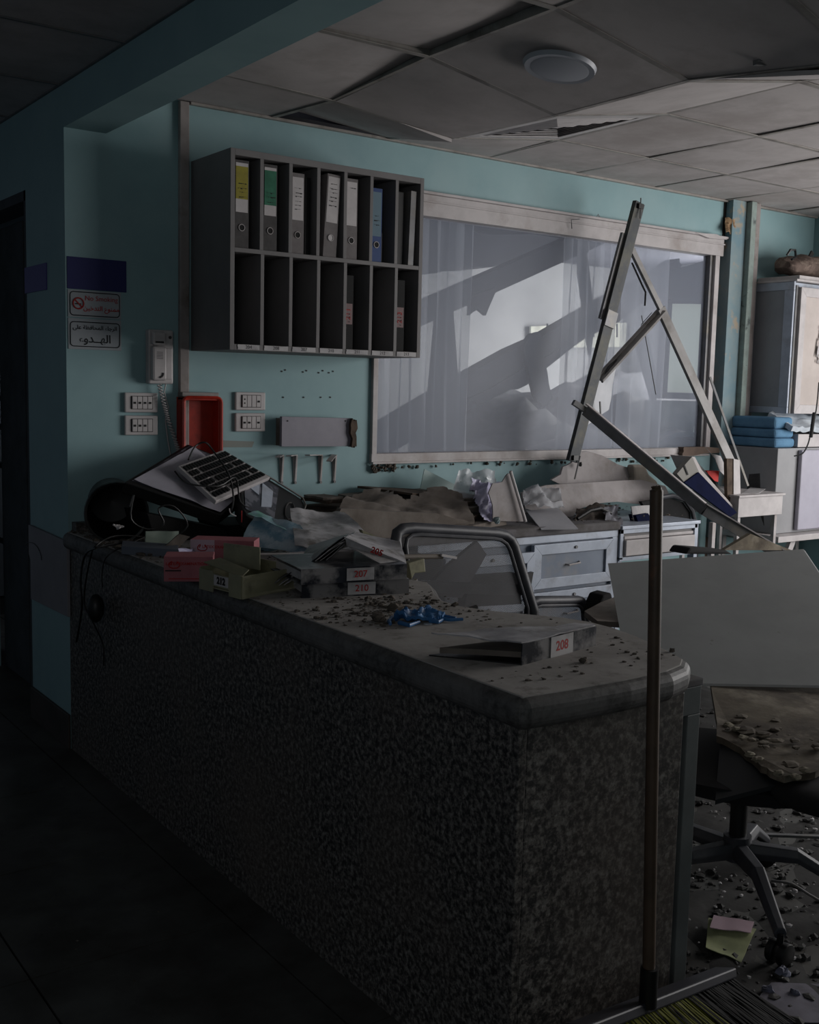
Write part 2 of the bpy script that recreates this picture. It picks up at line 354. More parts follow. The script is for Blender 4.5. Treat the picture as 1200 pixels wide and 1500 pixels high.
# ceiling: dark slab over a sagging grid of tiles
ce = struct(MB().box(-3.6, 4.67, -6, 4.6, 2.78, 2.85), 'ceiling', ceild)
GX = lambda i: .85+.57*i; GY = lambda j: .12-.6*j if j > 0 else 0.0
SAG = {(1, 1): 2.425, (1, 2): 2.405, (1, 3): 2.402, (1, 4): 2.33, (0, 1): 2.475, (2, 4): 2.46, (0, 3): 2.5, (2, 5): 2.40, (1, 5): 2.36}
zz = lambda i, j: SAG.get((i, j), 2.5)
def ctile(c, name='ceiling_tile', m=ceilm, amp=.0, t=.014, sag=0, seed=0):
    a, b, cc, d = c; n = 8; mb = MB(); n0 = 0
    for sd in (0, 1):
        for j in range(n+1):
            for i in range(n+1):
                u, v = i/n, j/n; p = (V(a)*(1-u)+V(b)*u)*(1-v)+(V(d)*(1-u)+V(cc)*u)*v
                h = -sag*math.sin(math.pi*u)*math.sin(math.pi*v) + amp*noise.noise(p*3+V((seed, 0, 0)))
                mb.v.append(p+V((0, 0, h+(t if sd else 0))))
    W = n+1; K = W*W
    for j in range(n):
        for i in range(n):
            q = j*W+i; mb.f += [(q, q+W, q+W+1, q+1), (q+K, q+K+1, q+K+W+1, q+K+W)]; mb.sm += [True, True]
    for i in range(n):
        for e in ((i, i+1), (n*W+i+1, n*W+i), (i*W+W, i*W), (i*W+n, i*W+W+n)):
            mb.f.append((e[0], e[1], e[1]+K, e[0]+K)); mb.sm.append(False)
    return mb.build(name, m, ce)
g = .006
for i in range(-1, 7):
    for j in range(0, 10):
        x0 = GX(i) if i >= 0 else .17; x1 = GX(i+1); y0, y1 = GY(j), GY(j+1)
        if x0 > 4.5: continue
        x1 = min(x1, 4.55)
        if (i, j) in ((1, 1),): continue              # the air grille sits here
        if (i, j) in ((3, 3), (3, 4), (2, 4)): continue   # missing tiles, open void
        zs = [zz(i, j), zz(i+1, j), zz(i+1, j+1), zz(i, j+1)]
        sag = 0; dz = [0, 0, 0, 0]
        if (i, j) == (-1, 1): dz = [-.012, .0, .02, 0]; sag = .014
        if (i, j) == (0, 0): dz = [.05, .0, -.02, .012]; sag = .0
        if (i, j) == (0, 1): dz = [-.005, -.006, -.004, -.004]; sag = .012
        if (i, j) == (0, 2): dz = [-.004]*4
        if (i, j) == (-1, 2): dz = [0, .018, .03, 0]; sag = .028
        if (i, j) == (1, 3): dz = [.0, .02, -.02, -.03]; sag = .02
        if i >= 1 and j <= 2 or i >= 2: dz = [random.uniform(-.006, .004) for _ in range(4)]
        ctile([(x0+g, y0-g, zs[0]+dz[0]), (x1-g, y0-g, zs[1]+dz[1]), (x1-g, y1+g, zs[2]+dz[2]), (x0+g, y1+g, zs[3]+dz[3])], sag=sag)
# tiles over the corridor side
for i in range(-5, 0):
    for j in range(-4, 7):
        x1 = -.004+.6*(i+1); y0 = .02-.64*j
        if j < 0 and x1 > 0: x1 = -.004
        ctile([(x1-.594, y0, 2.486), (x1, y0, 2.486), (x1, y0-.632, 2.486), (x1-.594, y0-.632, 2.486)])
# grid bars
def gbar(a, b):
    mb = MB(); mb.bar(a, b, [(-.011, -.003), (.011, -.003), (.011, .0), (.002, .0), (.002, .03), (-.002, .03), (-.002, 0), (-.011, 0)], (b[1]-a[1]+1e-6, -(b[0]-a[0]), 0) if False else UZ.cross(V(b)-V(a)))
    return mb.build('grid_bar', gridm, ce)
for i in range(0, 7):
    for j in range(0, 6):
        p = V((GX(i), GY(j), zz(i, j)-.001)); q = V((GX(i), GY(j+1), zz(i, j+1)-.001))
        gbar(p, q)
for j in range(1, 6):
    for i in range(-1, 6):
        x0 = GX(i) if i >= 0 else .16
        gbar(V((x0, GY(j), zz(i, j)-.002)), V((GX(i+1), GY(j), zz(i+1, j)-.002)))
for i in range(-5, 1):
    MB().box(-.604+.6*(i+1)+.594, -.604+.6*(i+1)+.606, -3.9, 4.3, 2.482, 2.487).build('grid_bar', alud, ce) if i < 0 else None
for j in range(-4, 8): MB().box(-3.0, -.002, .018-.64*j, .030-.64*j, 2.481, 2.4865).build('grid_bar', alud, ce)
struct(MB().box(.49, 4.55, -.02, 0, 2.488, 2.498), 'trim_6', gridm)
struct(MB().box(.16, .172, -5.9, 0, 2.488, 2.498), 'trim_7', gridm)
# bent bar hanging from the void, top right
mb = MB(); mb.bar(at(1108, 88, Z=2.38), at(1215, 96, Z=2.40), [(-.012, -.014), (.012, -.014), (.012, .0), (.004, 0), (.004, .012), (-.004, .012), (-.004, 0), (-.012, 0)], (0, 0, 1))
mb.build('hanging_ceiling_bar', alud, label='short perforated metal ceiling bar hanging at the top right corner', cat='metal bar')
mb = MB(); mb.sheet((2.1, -2.3, 2.62), (3.2, -2.3, 2.66), (3.2, -3.4, 2.6), (2.1, -3.4, 2.66), 10, 8, .05, 4, 3, .02)
mb.build('ceiling_insulation', mat('insulation_tan', (.50, .40, .30), (.42, .33, .25), 8, .95), ce)

# ceiling air grille
gr = thing('ceiling_air_grille', (1.70, -.78, 2.46), 'square white louvred air grille in the ceiling above the window', 'air vent')
def gp(u, v, dz=0):
    a = V((GX(1), GY(1), zz(1, 1))); b = V((GX(2), GY(1), zz(2, 1))); c = V((GX(2), GY(2), zz(2, 2))); d = V((GX(1), GY(2), zz(1, 2)))
    return (a*(1-u)+b*u)*(1-v)+(d*(1-u)+c*u)*v+V((0, 0, dz))
def ring(o, i, z0, z1, t=.006):
    mb = MB()
    O = [gp(o, o, z0), gp(1-o, o, z0), gp(1-o, 1-o, z0), gp(o, 1-o, z0)]; I = [gp(i, i, z1), gp(1-i, i, z1), gp(1-i, 1-i, z1), gp(i, 1-i, z1)]
    vs = O+I+[p+V((0, 0, t)) for p in O+I]; fs = []
    for k in range(4):
        l = (k+1) % 4; fs += [(k, l, 4+l, 4+k), (8+k, 12+k, 12+l, 8+l), (k, 8+k, 8+l, l), (4+k, 4+l, 12+l, 12+k)]
    return mb.add(vs, fs)
ring(.015, .12, -.002, -.004).build('grille_frame', white, gr)
for k in range(5): ring(.135+k*.066, .163+k*.066, -.002, -.007, .003).build('louvre', white, gr)
ring(.46, .495, -.002, -.002).build('centre_plate', white, gr)
ring(.02, .49, .09, .09, .01).build('grille_backing', blackd, gr)

# recessed round lamp in the sagging tile
lc = V((1.107, -1.424, 2.449)); e1 = V((1, 0, -.175)).normalized(); e2 = V((0, -1, -.005)).normalized(); en = e1.cross(e2)
lp = thing('ceiling_downlight', lc, 'round unlit recessed lamp in the dark sagging ceiling tile', 'ceiling light')
def disc(r0, r1, z0, z1, m, name, k=40):
    mb = MB(); vs = []; fs = []
    for r, z in ((r0, z0), (r1, z1)):
        vs += [lc+e1*math.cos(2*math.pi*q/k)*r+e2*math.sin(2*math.pi*q/k)*r+V((0, 0, z)) for q in range(k)]
    for q in range(k): fs.append((q, (q+1) % k, k+(q+1) % k, k+q))
    if r1 < .02 or name == 'diffuser': fs.append(tuple(range(k, 2*k)))
    if name == 'trim_ring': pass
    return mb.add(vs, fs, True).build(name, m, lp)
disc(.118, .112, -.006, -.018, lampm, 'trim_ring'); disc(.112, .094, -.018, -.017, lampm, 'trim_ring'); disc(.094, .088, -.017, -.0185, lampm, 'diffuser')

# ---------------------------------------------------------------- window
w1 = thing('window_1', (2.57, .05, 1.08), None, None); w1['kind'] = 'structure'
MB().box(1.36, 3.70, -.018, .06, 2.19, 2.285).build('window_head', alu, w1, bevel=.002)
MB().box(1.36, 3.74, -.034, .02, 2.285, 2.297).build('head_moulding', alu, w1, bevel=.002)
MB().box(1.36, 3.70, -.026, .0, 2.250, 2.256).build('head_moulding', alu, w1)
MB().box(1.36, 3.66, -.018, .06, 1.082, 1.122).build('window_bottom_rail', alu, w1, bevel=.002)
MB().box(1.362, 3.66, -.028, .02, 1.076, 1.086).build('bottom_moulding', alu, w1, bevel=.001)
MB().box(1.362, 1.388, -.018, .06, 1.12, 2.19).build('window_jamb', alu, w1, bevel=.002)
MB().box(3.635, 3.672, -.018, .06, 1.12, 2.19).build('window_jamb', alu, w1, bevel=.002)
MB().box(3.612, 3.636, .0, .05, 1.122, 2.19).build('window_gasket', alud, w1, bevel=.001)
MB().box(1.388, 3.612, .028, .034, 1.122, 2.19).build('glass_pane', glassm, w1)
# crumbled sill remains under the frame
mb = MB()
for k in range(90):
    x = random.choice([random.uniform(1.36, 1.50), random.uniform(1.4, 3.6)]); mb.rock((x, -.008-random.random()*.012, 1.072-random.random()*(.02 if x > 1.5 else .03)), random.uniform(.004, .012), seed=k)
mb.build('sill_crumbs', rockm, w1, kind='stuff')
mb = MB(); mb.slab(jag([at(1002, 655, Y=-.05), at(1072, 655, Y=-.05), at(1068, 662, Y=-.05), at(1000, 668, Y=-.05)], .006, 4, 3), .04)
mb.build('broken_sill_piece', brown, label='brown broken length of sill at the lower right corner of the window', cat='debris')
# head-height hooks and scratches
mb = MB().tube([at(838, 335, Y=-.03), at(837, 322, Y=-.035), at(849, 321, Y=-.035)], .0025, 6)
mb.build('wall_hook', alud, label='small bent wire hook on the white window head', cat='hook')
mb = MB().tube([at(874, 318, Y=-.03), at(876.5, 314, Y=-.035), at(879, 319, Y=-.03)], .002, 6)
mb.build('wall_hook', alud, label='tiny wire loop above the window head near the leaning bar', cat='hook')
mb = MB().slab([at(1020, 341, Y=-.04), at(1050, 343, Y=-.04), at(1066, 351, Y=-.04), at(1040, 349, Y=-.04)], .012)
mb.build('moulding_scrap', alu, label='loose white scrap lying on the moulding at the window head end', cat='debris')
# torn insulation in the gap beside the column
mb = MB().sheet(at(1063, 318, Y=-.02), at(1076, 322, Y=-.05), at(1080, 345, Y=-.03), at(1064, 340, Y=-.06), 7, 7, .03, 22, 4, .004)
mb.build('torn_insulation', mat('foam_tan', (.70, .58, .45), (.5, .4, .3), 30, .9), label='torn tan foam scrap stuck in the gap beside the window head', cat='debris')
struct(MB().box(3.702, 3.735, -.004, .03, 2.297, 2.5), 'gap_shade_strip', ceild)  # dark strip painting the shade of the gap beside the window head

# ---------------------------------------------------------------- the wrecked ward behind the glass
struct(MB().box(.12, 6.4, 3.2, 3.3, 0, 2.8), 'ward_wall', ward)
struct(MB().box(6.3, 6.4, .12, 3.2, 0, 2.8), 'ward_side_wall', ward)
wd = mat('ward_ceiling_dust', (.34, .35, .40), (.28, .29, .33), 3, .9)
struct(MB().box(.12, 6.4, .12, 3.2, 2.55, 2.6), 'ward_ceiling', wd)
def beam(a, b, w_, t, name, m, label, cat, tj=.0, seed=1):
    a, b = V(a), V(b); d = (b-a).normalized(); n = d.cross(UY).normalized()*w_
    mb = MB().prism(jag([a+n*.5, b+n*.5, b-n*.5, a-n*.5], tj, 7, seed), (0, t, 0))
    return mb.build(name, m, label=label, cat=cat)
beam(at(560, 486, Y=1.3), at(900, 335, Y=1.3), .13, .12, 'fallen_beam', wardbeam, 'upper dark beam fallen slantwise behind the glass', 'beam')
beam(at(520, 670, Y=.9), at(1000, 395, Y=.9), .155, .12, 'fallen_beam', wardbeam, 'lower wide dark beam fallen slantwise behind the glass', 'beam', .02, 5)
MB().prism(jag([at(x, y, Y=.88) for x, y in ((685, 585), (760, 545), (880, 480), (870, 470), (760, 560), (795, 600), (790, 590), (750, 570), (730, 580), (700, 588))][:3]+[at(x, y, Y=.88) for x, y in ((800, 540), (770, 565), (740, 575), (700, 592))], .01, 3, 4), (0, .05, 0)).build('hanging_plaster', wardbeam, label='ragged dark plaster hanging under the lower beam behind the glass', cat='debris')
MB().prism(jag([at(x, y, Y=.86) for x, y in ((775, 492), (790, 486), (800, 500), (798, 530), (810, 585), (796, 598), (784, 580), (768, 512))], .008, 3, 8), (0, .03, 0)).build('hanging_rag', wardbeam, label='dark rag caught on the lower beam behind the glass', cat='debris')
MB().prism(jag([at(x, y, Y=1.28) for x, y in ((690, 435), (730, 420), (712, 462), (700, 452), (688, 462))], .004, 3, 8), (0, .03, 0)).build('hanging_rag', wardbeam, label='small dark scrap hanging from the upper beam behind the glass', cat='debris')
MB().prism([at(x, y, Y=.7) for x, y in ((648, 430), (664, 450), (672, 560), (655, 665), (620, 665), (632, 560), (640, 470))], (0, .03, 0)).build('leaning_sheet', wardbeam, label='tall dark shape leaning behind the left curtain', cat='panel')  # tall flat dark shape behind the curtain
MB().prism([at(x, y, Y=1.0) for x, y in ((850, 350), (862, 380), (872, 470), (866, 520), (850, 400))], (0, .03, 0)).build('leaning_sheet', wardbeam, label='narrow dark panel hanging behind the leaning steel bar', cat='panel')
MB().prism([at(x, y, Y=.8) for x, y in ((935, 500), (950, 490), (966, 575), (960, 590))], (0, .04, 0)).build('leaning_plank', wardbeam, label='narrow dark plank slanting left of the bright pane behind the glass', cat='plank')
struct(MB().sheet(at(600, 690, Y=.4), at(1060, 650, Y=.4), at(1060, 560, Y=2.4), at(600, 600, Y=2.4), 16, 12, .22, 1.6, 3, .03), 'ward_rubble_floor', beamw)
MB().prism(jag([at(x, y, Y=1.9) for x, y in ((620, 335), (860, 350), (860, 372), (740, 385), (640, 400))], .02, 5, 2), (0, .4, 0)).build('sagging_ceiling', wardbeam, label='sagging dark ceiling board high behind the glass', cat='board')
# the ward's outer window: lit panes and bars
ow = thing('window_2', (5, 3.1, 1.5), None, None); ow['kind'] = 'structure'
MB().prism([at(x, y, Y=3.15) for x, y in ((778, 478), (932, 472), (932, 508), (778, 510))], (0, .02, 0)).build('outer_pane', skyp, ow)
for k in range(8):
    x = 802+k*17; MB().cyl(at(x, 474, Y=3.08), at(x, 494, Y=3.08), .008, 6).build('window_bar', wardbeam, ow)
w3 = thing('window_3', (5, .6, 1.5), None, None); w3['kind'] = 'structure'
rc = [at(x, y, Y=.62) for x, y in ((975, 440), (1041, 441), (1032, 581), (967, 579))]
MB().prism(rc, (0, .01, 0)).build('lit_pane', skyp, w3)
rf = MB()
for k in range(4): rf.bar(rc[k]+V((0, -.01, 0)), rc[(k+1) % 4]+V((0, -.01, 0)), [(-.03, -.02), (.03, -.02), (.03, .02), (-.03, .02)], UY)
rf.build('pane_frame', wardbeam, w3)
MB().prism([at(x, y, Y=.64) for x, y in ((950, 586), (1040, 588), (1034, 660), (940, 660))], (0, .03, 0)).build('leaning_board', mat('ward_board', (.34, .36, .38), (.46, .46, .46), 3, .8, lo=.4, hi=.6), label='dark board standing below the bright pane behind the glass', cat='board')
MB().prism([at(x, y, Y=.64) for x, y in ((965, 402), (1042, 380), (1042, 440), (970, 438))], (0, .02, 0)).build('leaning_board', wardbeam, label='dark board above the bright pane behind the glass', cat='board')
MB().prism([at(1017, 622, Y=.60), at(1020, 638, Y=.60), at(1015, 632, Y=.60)], (0, .004, 0)).build('paper_scrap', paper, label='tiny white scrap stuck on the dark board behind the glass', cat='paper')
# curtains
def curtain(x0, x1, z0, z1, n, label, y=.13, amp=.028, lean=0):
    mb = MB(); K = n*6; vs = []; fs = []
    for r in range(9):
        f = r/8; z = z1+(z0-z1)*f
        for i in range(K+1):
            u = i/K; ph = u*n*2*math.pi; x = x0+(x1-x0)*u + lean*f + .01*math.sin(ph*.37+f*3)
            vs.append((x, y+amp*(.35+.65*f)*(math.sin(ph)+.4*math.sin(ph*1.7+2*f)), z))
    W = K+1
    for r in range(8):
        for i in range(K): fs.append((r*W+i, r*W+i+1, r*W+W+i+1, r*W+W+i))
    mb.add(vs, fs, True); return mb.build('curtain', curt, label=label, cat='curtain')
curtain(1.40, 2.02, 1.10, 2.24, 9, 'white sheer curtain at the left end of the window')
curtain(2.62, 3.02, 1.10, 2.24, 7, 'white sheer curtain behind the leaning steel bar', amp=.022)
curtain(3.05, 3.42, 1.10, 2.24, 3, 'thin sheer curtain near the right end of the window', amp=.012)

# ---------------------------------------------------------------- doorway left
d1 = thing('door_1', (.06, .9, 0), None, None); d1['kind'] = 'structure'
MB().box(.0, .12, .476, .50, 0, 2.17).build('door_frame', doorin, d1); MB().box(.0, .12, .476, 1.4, 2.13, 2.17).build('door_frame', doorin, d1)
MB().box(.125, 1.2, 4.4, 4.5, 0, 2.5).box(1.2, 1.25, .13, 4.5, 0, 2.5).build('store_wall', doorin, d1)
lf = MB().box(.14, .18, 1.0, 1.4, 0, 2.12); lf.build('door_leaf', doorin, d1, bevel=.003)
sc = thing('storage_shelf', at(24, 980, X=.4)*1, 'dim grey shelving seen through the left doorway', 'shelf')
sc.location.z = 0; ORG[sc.name] = V(sc.location)
for z in (.55, .95, 1.15, 1.30): MB().box(.25, .9, 1.45, 1.95, z, z+.03).build('shelf_board', doorin, sc)
for x in (.25, .87): MB().box(x, x+.03, 1.45, 1.48, 0, 1.5).build('shelf_post', doorin, sc)
MB().prism([at(8, 495, X=.25), at(33, 495, X=.25), at(33, 577, X=.25), at(8, 577, X=.25)], (.02, 0, 0)).build('wall_panel', doorbl, label='pale blue panel hanging inside the left doorway', cat='panel')
MB().cyl(at(16, 820, X=.2), at(45, 905, X=.16), .008, 8).build('leaning_stick', mat('stick_grey', (.45, .43, .42)), label='thin grey stick leaning inside the left doorway', cat='stick')
MB().prism([(-.014, .44, .515), (-.014, -.018, .524), (-.014, -.018, .812), (-.014, .46, .822), (-.014, .46, .7), (-.014, .44, .68)], (.012, 0, 0)).build('wall_board', mat('board_white', (.52, .51, .53), (.48, .47, .49), 5, .6), label='white board fixed low on the pier beside the doorway', cat='board', bevel=.001)
mb = MB(); mb.tube([V((-.017, .40-.12*math.cos(q), .70+.055*math.sin(q))) for q in [math.pi*k/10 for k in range(9)]], .0015, 5)
mb.build('cable_wire', black, label='thin dark wire bowed across the low white board', cat='wire')

# signs
def sign(name, x0, x1, z0, z1, m, label, t=.004, rot=False):
    r = thing(name, ((x0+x1)/2, 0, z0), label, 'sign')
    MB().box(x0, x1, -t, 0, z0, z1).build('sign_plate', m, r, bevel=.001); return r
s0 = sign('wall_sign', .004, .232, 1.755, 1.872, navy, 'dark navy blank sign above the no smoking notice')
s0b = MB().box(-.005, 0, .215, .49, 1.762, 1.864); s0b.build('wall_sign', violet, label='violet blue sign on the pier next to the doorway', cat='sign', bevel=.001)
signw = mat('sign_white', (.60, .62, .64), rough=.6)
def border(x0, x1, z0, z1, r, par, m=ink, y=-.0055, rad=.0016):
    pts = []
    for cx, cz, a in ((x1-r, z1-r, 0), (x0+r, z1-r, 90), (x0+r, z0+r, 180), (x1-r, z0+r, 270)):
        for k in range(4): q = math.radians(a+30*k); pts.append((cx+r*math.cos(q), y, cz+r*math.sin(q)))
    MB().tube(pts, rad, 4, closed=True).build('printed_border', m, par)
s1 = sign('no_smoking_sign', .006, .210, 1.652, 1.752, signw, 'white no smoking notice in red letters with a round red symbol')
border(.014, .203, 1.659, 1.745, .012, s1)
text('No Smoking', 'lettering', redink, (.133, -.0052, 1.723), UX, UZ, .0255, s1)
mam = '\uFEE3\uFEE4\uFEE8\uFEEE\uFEC9 \uFE8D\uFEDF\uFE98\uFEAA\uFEA7\uFEF4\uFEE6'[::-1]
text(mam, 'lettering', redink, (.133, -.0052, 1.687), UX, UZ, .024, s1, bold=.0003)
MB().tube([(.045+.020*math.cos(q), -.006, 1.703+.020*math.sin(q)) for q in [2*math.pi*k/20 for k in range(20)]], .0028, 5, closed=True).build('symbol_ring', redink, s1)
MB().box(-.018, .018, -.0062, -.0045, -.0022, .0022, Matrix.Translation((.045, 0, 1.703)) @ Matrix.Rotation(math.radians(45), 4, 'Y')).build('symbol_slash', redink, s1)
MB().box(-.013, .010, -.0058, -.0045, -.002, .002, Matrix.Translation((.045, 0, 1.701))).build('symbol_cigarette', ink, s1)
s2 = sign('quiet_sign', .006, .210, 1.534, 1.648, signw, 'white notice in Arabic writing asking for quiet, below the no smoking notice')
border(.014, .203, 1.545, 1.635, .012, s2)
l1 = '\uFE8D\uFEDF\uFEAE\uFE9F\uFE8E\uFE80 \uFE8D\uFEDF\uFEE4\uFEA4\uFE8E\uFED3\uFEC8\uFE94 \uFECB\uFEE0\uFEF0'[::-1]
text(l1, 'lettering', ink, (.108, -.0052, 1.615), UX, UZ, .0215, s2, bold=.0002)
text('\uFE8D\uFEDF\uFEEC\u0640\u0640\uFEAA\uFEED\uFE80'[::-1], 'lettering', ink, (.108, -.0052, 1.573), UX, UZ, .042, s2, bold=.0004)

# intercom handset
ph = thing('intercom_phone', (.357, 0, 1.41), 'white wall intercom handset with a coiled cord beside the notices', 'phone')
MB().box(.307, .409, -.035, 0, 1.412, 1.620).build('phone_base', white, ph, bevel=.006)
MB().box(.312, .372, -.062, -.036, 1.425, 1.556).build('handset', white, ph, bevel=.009)
MB().box(.315, .371, -.056, -.036, 1.560, 1.612).build('earpiece', white, ph, bevel=.008)
MB().box(.378, .402, -.038, -.034, 1.43, 1.55).build('side_panel', white, ph, bevel=.003)
for k in range(5): MB().box(.330, .354, -.0635, -.0615, 1.532-k*.006, 1.534-k*.006).build('speaker_slot', dgrey, ph)
MB().tube([(.337+.0+.018*math.sin(q), -.063, 1.452-.0*q+.016*math.cos(q)) for q in (1.4, 1.9, 2.4, 2.9)], .004, 6).build('emblem_swoosh', dgrey, ph)
MB().cyl((.394, -.036, 1.592), (.394, -.040, 1.592), .006, 12).build('call_button', dgrey, ph)
MB().box(.326, .36, -.0575, -.055, 1.568, 1.575).build('name_strip', ink, ph)
def coil(pts, r, turns, rad):
    pts = [V(p) for p in pts]; out = []; n = turns*8
    for i in range(n+1):
        u = i/n*(len(pts)-1); k = min(int(u), len(pts)-2); p = pts[k].lerp(pts[k+1], u-k); q = 2*math.pi*turns*i/n
        out.append(p+V((math.cos(q)*r, math.sin(q)*r*.7, 0)))
    return MB().tube(out, rad, 5)
coil([(.352, -.03, 1.41), (.372, -.03, 1.33), (.39, -.03, 1.27), (.415, -.04, 1.19), (.43, -.05, 1.13)], .008, 26, .0025).build('coiled_cord', white, ph)
MB().tube([(.388, -.01, 1.412), (.380, -.012, 1.38), (.398, -.012, 1.32), (.385, -.012, 1.27), (.395, -.012, 1.19), (.405, -.02, 1.12)], .0025, 6).build('cable', white, ph)

# switch plates
def plate(x0, x1, z0, z1, mods, label):
    r = thing('switch_plate', ((x0+x1)/2, 0, z0), label, 'switch')
    MB().box(x0, x1, -.014, 0, z0, z1).build('cover_plate', white, r, bevel=.004)
    w_ = (x1-x0); a = x0+w_*.2; b = x1-w_*.18; zc = (z0+z1)/2; n = len(mods)
    MB().box(a-.003, b+.003, -.0150, -.012, zc-.026, zc+.026).build('recess', dgrey, r)
    for k, m in enumerate(mods):
        u0 = a+(b-a)*k/n; u1 = a+(b-a)*(k+1)/n
        MB().box(u0+.001, u1-.001, -.020, -.012, zc-.024, zc+.024).build('rocker', white, r, bevel=.0015)
        if m == 's':
            for dz in (-.008, .008): MB().cyl(((u0+u1)/2, -.0185, zc+dz), ((u0+u1)/2, -.0206, zc+dz), .0035, 8).build('socket_hole', ink, r)
        elif m == 'm': MB().box(u0+.005, u1-.005, -.0208, -.0195, zc-.005, zc+.003).build('rocker_mark', ink, r)
    return r
plate(.219, .353, 1.300, 1.376, 'mmmm', 'upper white switch plate left of the red box')
plate(.219, .353, 1.212, 1.288, 'mmm-', 'lower white switch plate left of the red box')
plate(.690, .827, 1.312, 1.386, 's--m', 'upper white socket plate right of the red box')
plate(.690, .827, 1.224, 1.300, 'mm-m', 'lower white switch plate right of the red box')

# red box
rb = thing('red_wall_box', (.518, 0, 1.14), 'open red plastic wall box with a broken rim above the monitor', 'box')
x0, x1, z0, z1 = .437, .600, 1.08, 1.362
MB().box(x0, x1, -.012, 0, z0, z1).build('back_panel', red, rb)
MB().box(x0, x0+.012, -.065, -.012, z0, z1).build('side_panel', red, rb, bevel=.003); MB().box(x1-.012, x1, -.065, -.012, z0, z1).build('side_panel', red, rb, bevel=.003)
MB().box(x0, x1, -.065, -.012, z1-.012, z1).build('top_panel', red, rb, bevel=.003)
rim = MB(); pts = []
for cx, cz, a in ((x1-.02, z1-.02, 0), (x0+.02, z1-.02, 90), (x0+.02, z0+.02, 180), (x1-.02, z0+.02, 270)):
    for k in range(4): q = math.radians(a+30*k); pts.append((cx+.02*math.cos(q), -.066, cz+.02*math.sin(q)))
rim.tube(pts, .007, 6, closed=True).build('rim', red, rb)
MB().box(x0+.004, x1, -.045, 0, z1+.002, z1+.020).build('top_lip', trim, rb, bevel=.003)
MB().box(x1+.001, x1+.008, -.03, 0, z0, z1-.01).build('side_lip', trim, rb, bevel=.002)

# long torn plate, brackets, tape, drill holes
tp = thing('torn_wall_plate', (1.05, 0, 1.16), 'long grey wall plate torn at its right end above the brackets', 'plate')
MB().slab(jag([(.878, -.045, 1.163), (1.222, -.045, 1.160), (1.226, -.045, 1.282), (.878, -.045, 1.288)], .0, 1), .018).build('face_plate', mat('plate_grey', (.52, .51, .55), (.48, .47, .51), 8, .5), tp, bevel=.001)
MB().slab(jag([(1.214, -.05, 1.158), (1.240, -.05, 1.16), (1.238, -.05, 1.275), (1.214, -.05, 1.277)], .007, 6, 3), .03).build('torn_edge', cardt, tp)
MB().box(.885, 1.215, -.03, 0, 1.165, 1.28).build('wall_backing', card, tp)
for x in (.905, 1.19): MB().cyl((x, -.044, 1.270), (x, -.0655, 1.270), .003, 8).build('screw', ink, tp)
def bracket(x, z, l, name, label, bent):
    r = thing(name, (x, 0, z-l), label, 'bracket', None)
    MB().prism([(x-.012, -.006, z), (x+.012, -.006, z), (x+.006, -.006, z-l+.008), (x+.0, -.006, z-l), (x-.006, -.006, z-l+.008)], (0, .006, 0)).build('upright', alu, r, bevel=.001)
    MB().prism([(x-.003, -.006, z), (x-.003, -.018, z), (x-.003, -.007, z-l+.01)], (.006, 0, 0)).build('rib', alu, r)
    MB().bar((x-.002, -.005, z+.002), (x+bent[0], -.15+bent[1], z+.004+bent[2]), [(-.011, -.002), (.011, -.002), (.011, .002), (-.011, .002)], UX).build('arm', alu, r)
    MB().cyl((x, -.004, z-l+.004), (x, -.010, z-l+.004), .006, 10).build('screw', alud, r)
bracket(.912, 1.122, .12, 'shelf_bracket', 'leftmost of four metal shelf brackets under the torn plate', (-.10, 0, 0))
bracket(.978, 1.120, .12, 'shelf_bracket', 'second metal shelf bracket from the left under the torn plate', (-.115, 0, .006))
bracket(1.104, 1.118, .12, 'shelf_bracket', 'third metal shelf bracket from the left under the torn plate', (-.14, .02, .008))
bracket(1.175, 1.118, .12, 'shelf_bracket', 'rightmost of four metal shelf brackets under the torn plate', (-.10, .03, -.02))
MB().slab([(.622, -.0015, 1.160), (.772, -.0015, 1.158), (.782, -.0015, 1.182), (.632, -.0015, 1.188)], .0015).build('tape_strip', tapem, label='pale strip of old tape on the wall below the socket plates', cat='tape')
for row, pts in (('upper', [(413, 544), (418, 542), (444, 545), (449, 543), (467, 546), (473, 543), (482, 546), (488, 544)]), ('lower', [(415, 582), (445, 582), (470, 582), (484, 582)])):
    for k, (x, y) in enumerate(pts):
        p = at(x, y, Y=-.001); MB().cyl(p, p+V((0, -.002, 0)), .0035, 8).build('wall_plug', dgrey, label='%s small dark plug hole from the left in the %s row under the cabinet' % (('first', 'second', 'third', 'fourth', 'fifth', 'sixth', 'seventh', 'eighth')[k], row), cat='wall plug', group='%s row of plug holes under the cabinet' % row)

# ---------------------------------------------------------------- pigeonhole cabinet
cb = thing('pigeonhole_cabinet', (.94, -.17, 1.54), 'grey wall cabinet of fourteen pigeonholes left of the window', 'cabinet')
CX0, CX1, CZ0, CZ1, CY = .498, 1.377, 1.545, 2.277, -.344; T = .018
MB().box(CX0, CX0+T, CY, 0, CZ0, CZ1).build('side_panel', shelfm, cb, bevel=.001); MB().box(CX1-T, CX1, CY, 0, CZ0, CZ1).build('side_panel', shelfm, cb, bevel=.001)
MB().box(CX0+T, CX1-T, CY, 0, CZ1-T-.006, CZ1).build('top_panel', shelfm, cb, bevel=.001); MB().box(CX0+T, CX1-T, CY, 0, CZ0, CZ0+T+.004).build('bottom_panel', shelfm, cb, bevel=.001)
MB().box(CX0+T, CX1-T, -.012, 0, CZ0+T, CZ1-T).build('back_panel', shelfm, cb)
ZM = 1.905; MB().box(CX0+T, CX1-T, CY, -.012, ZM, ZM+.016).build('middle_shelf', shelfm, cb, bevel=.001)
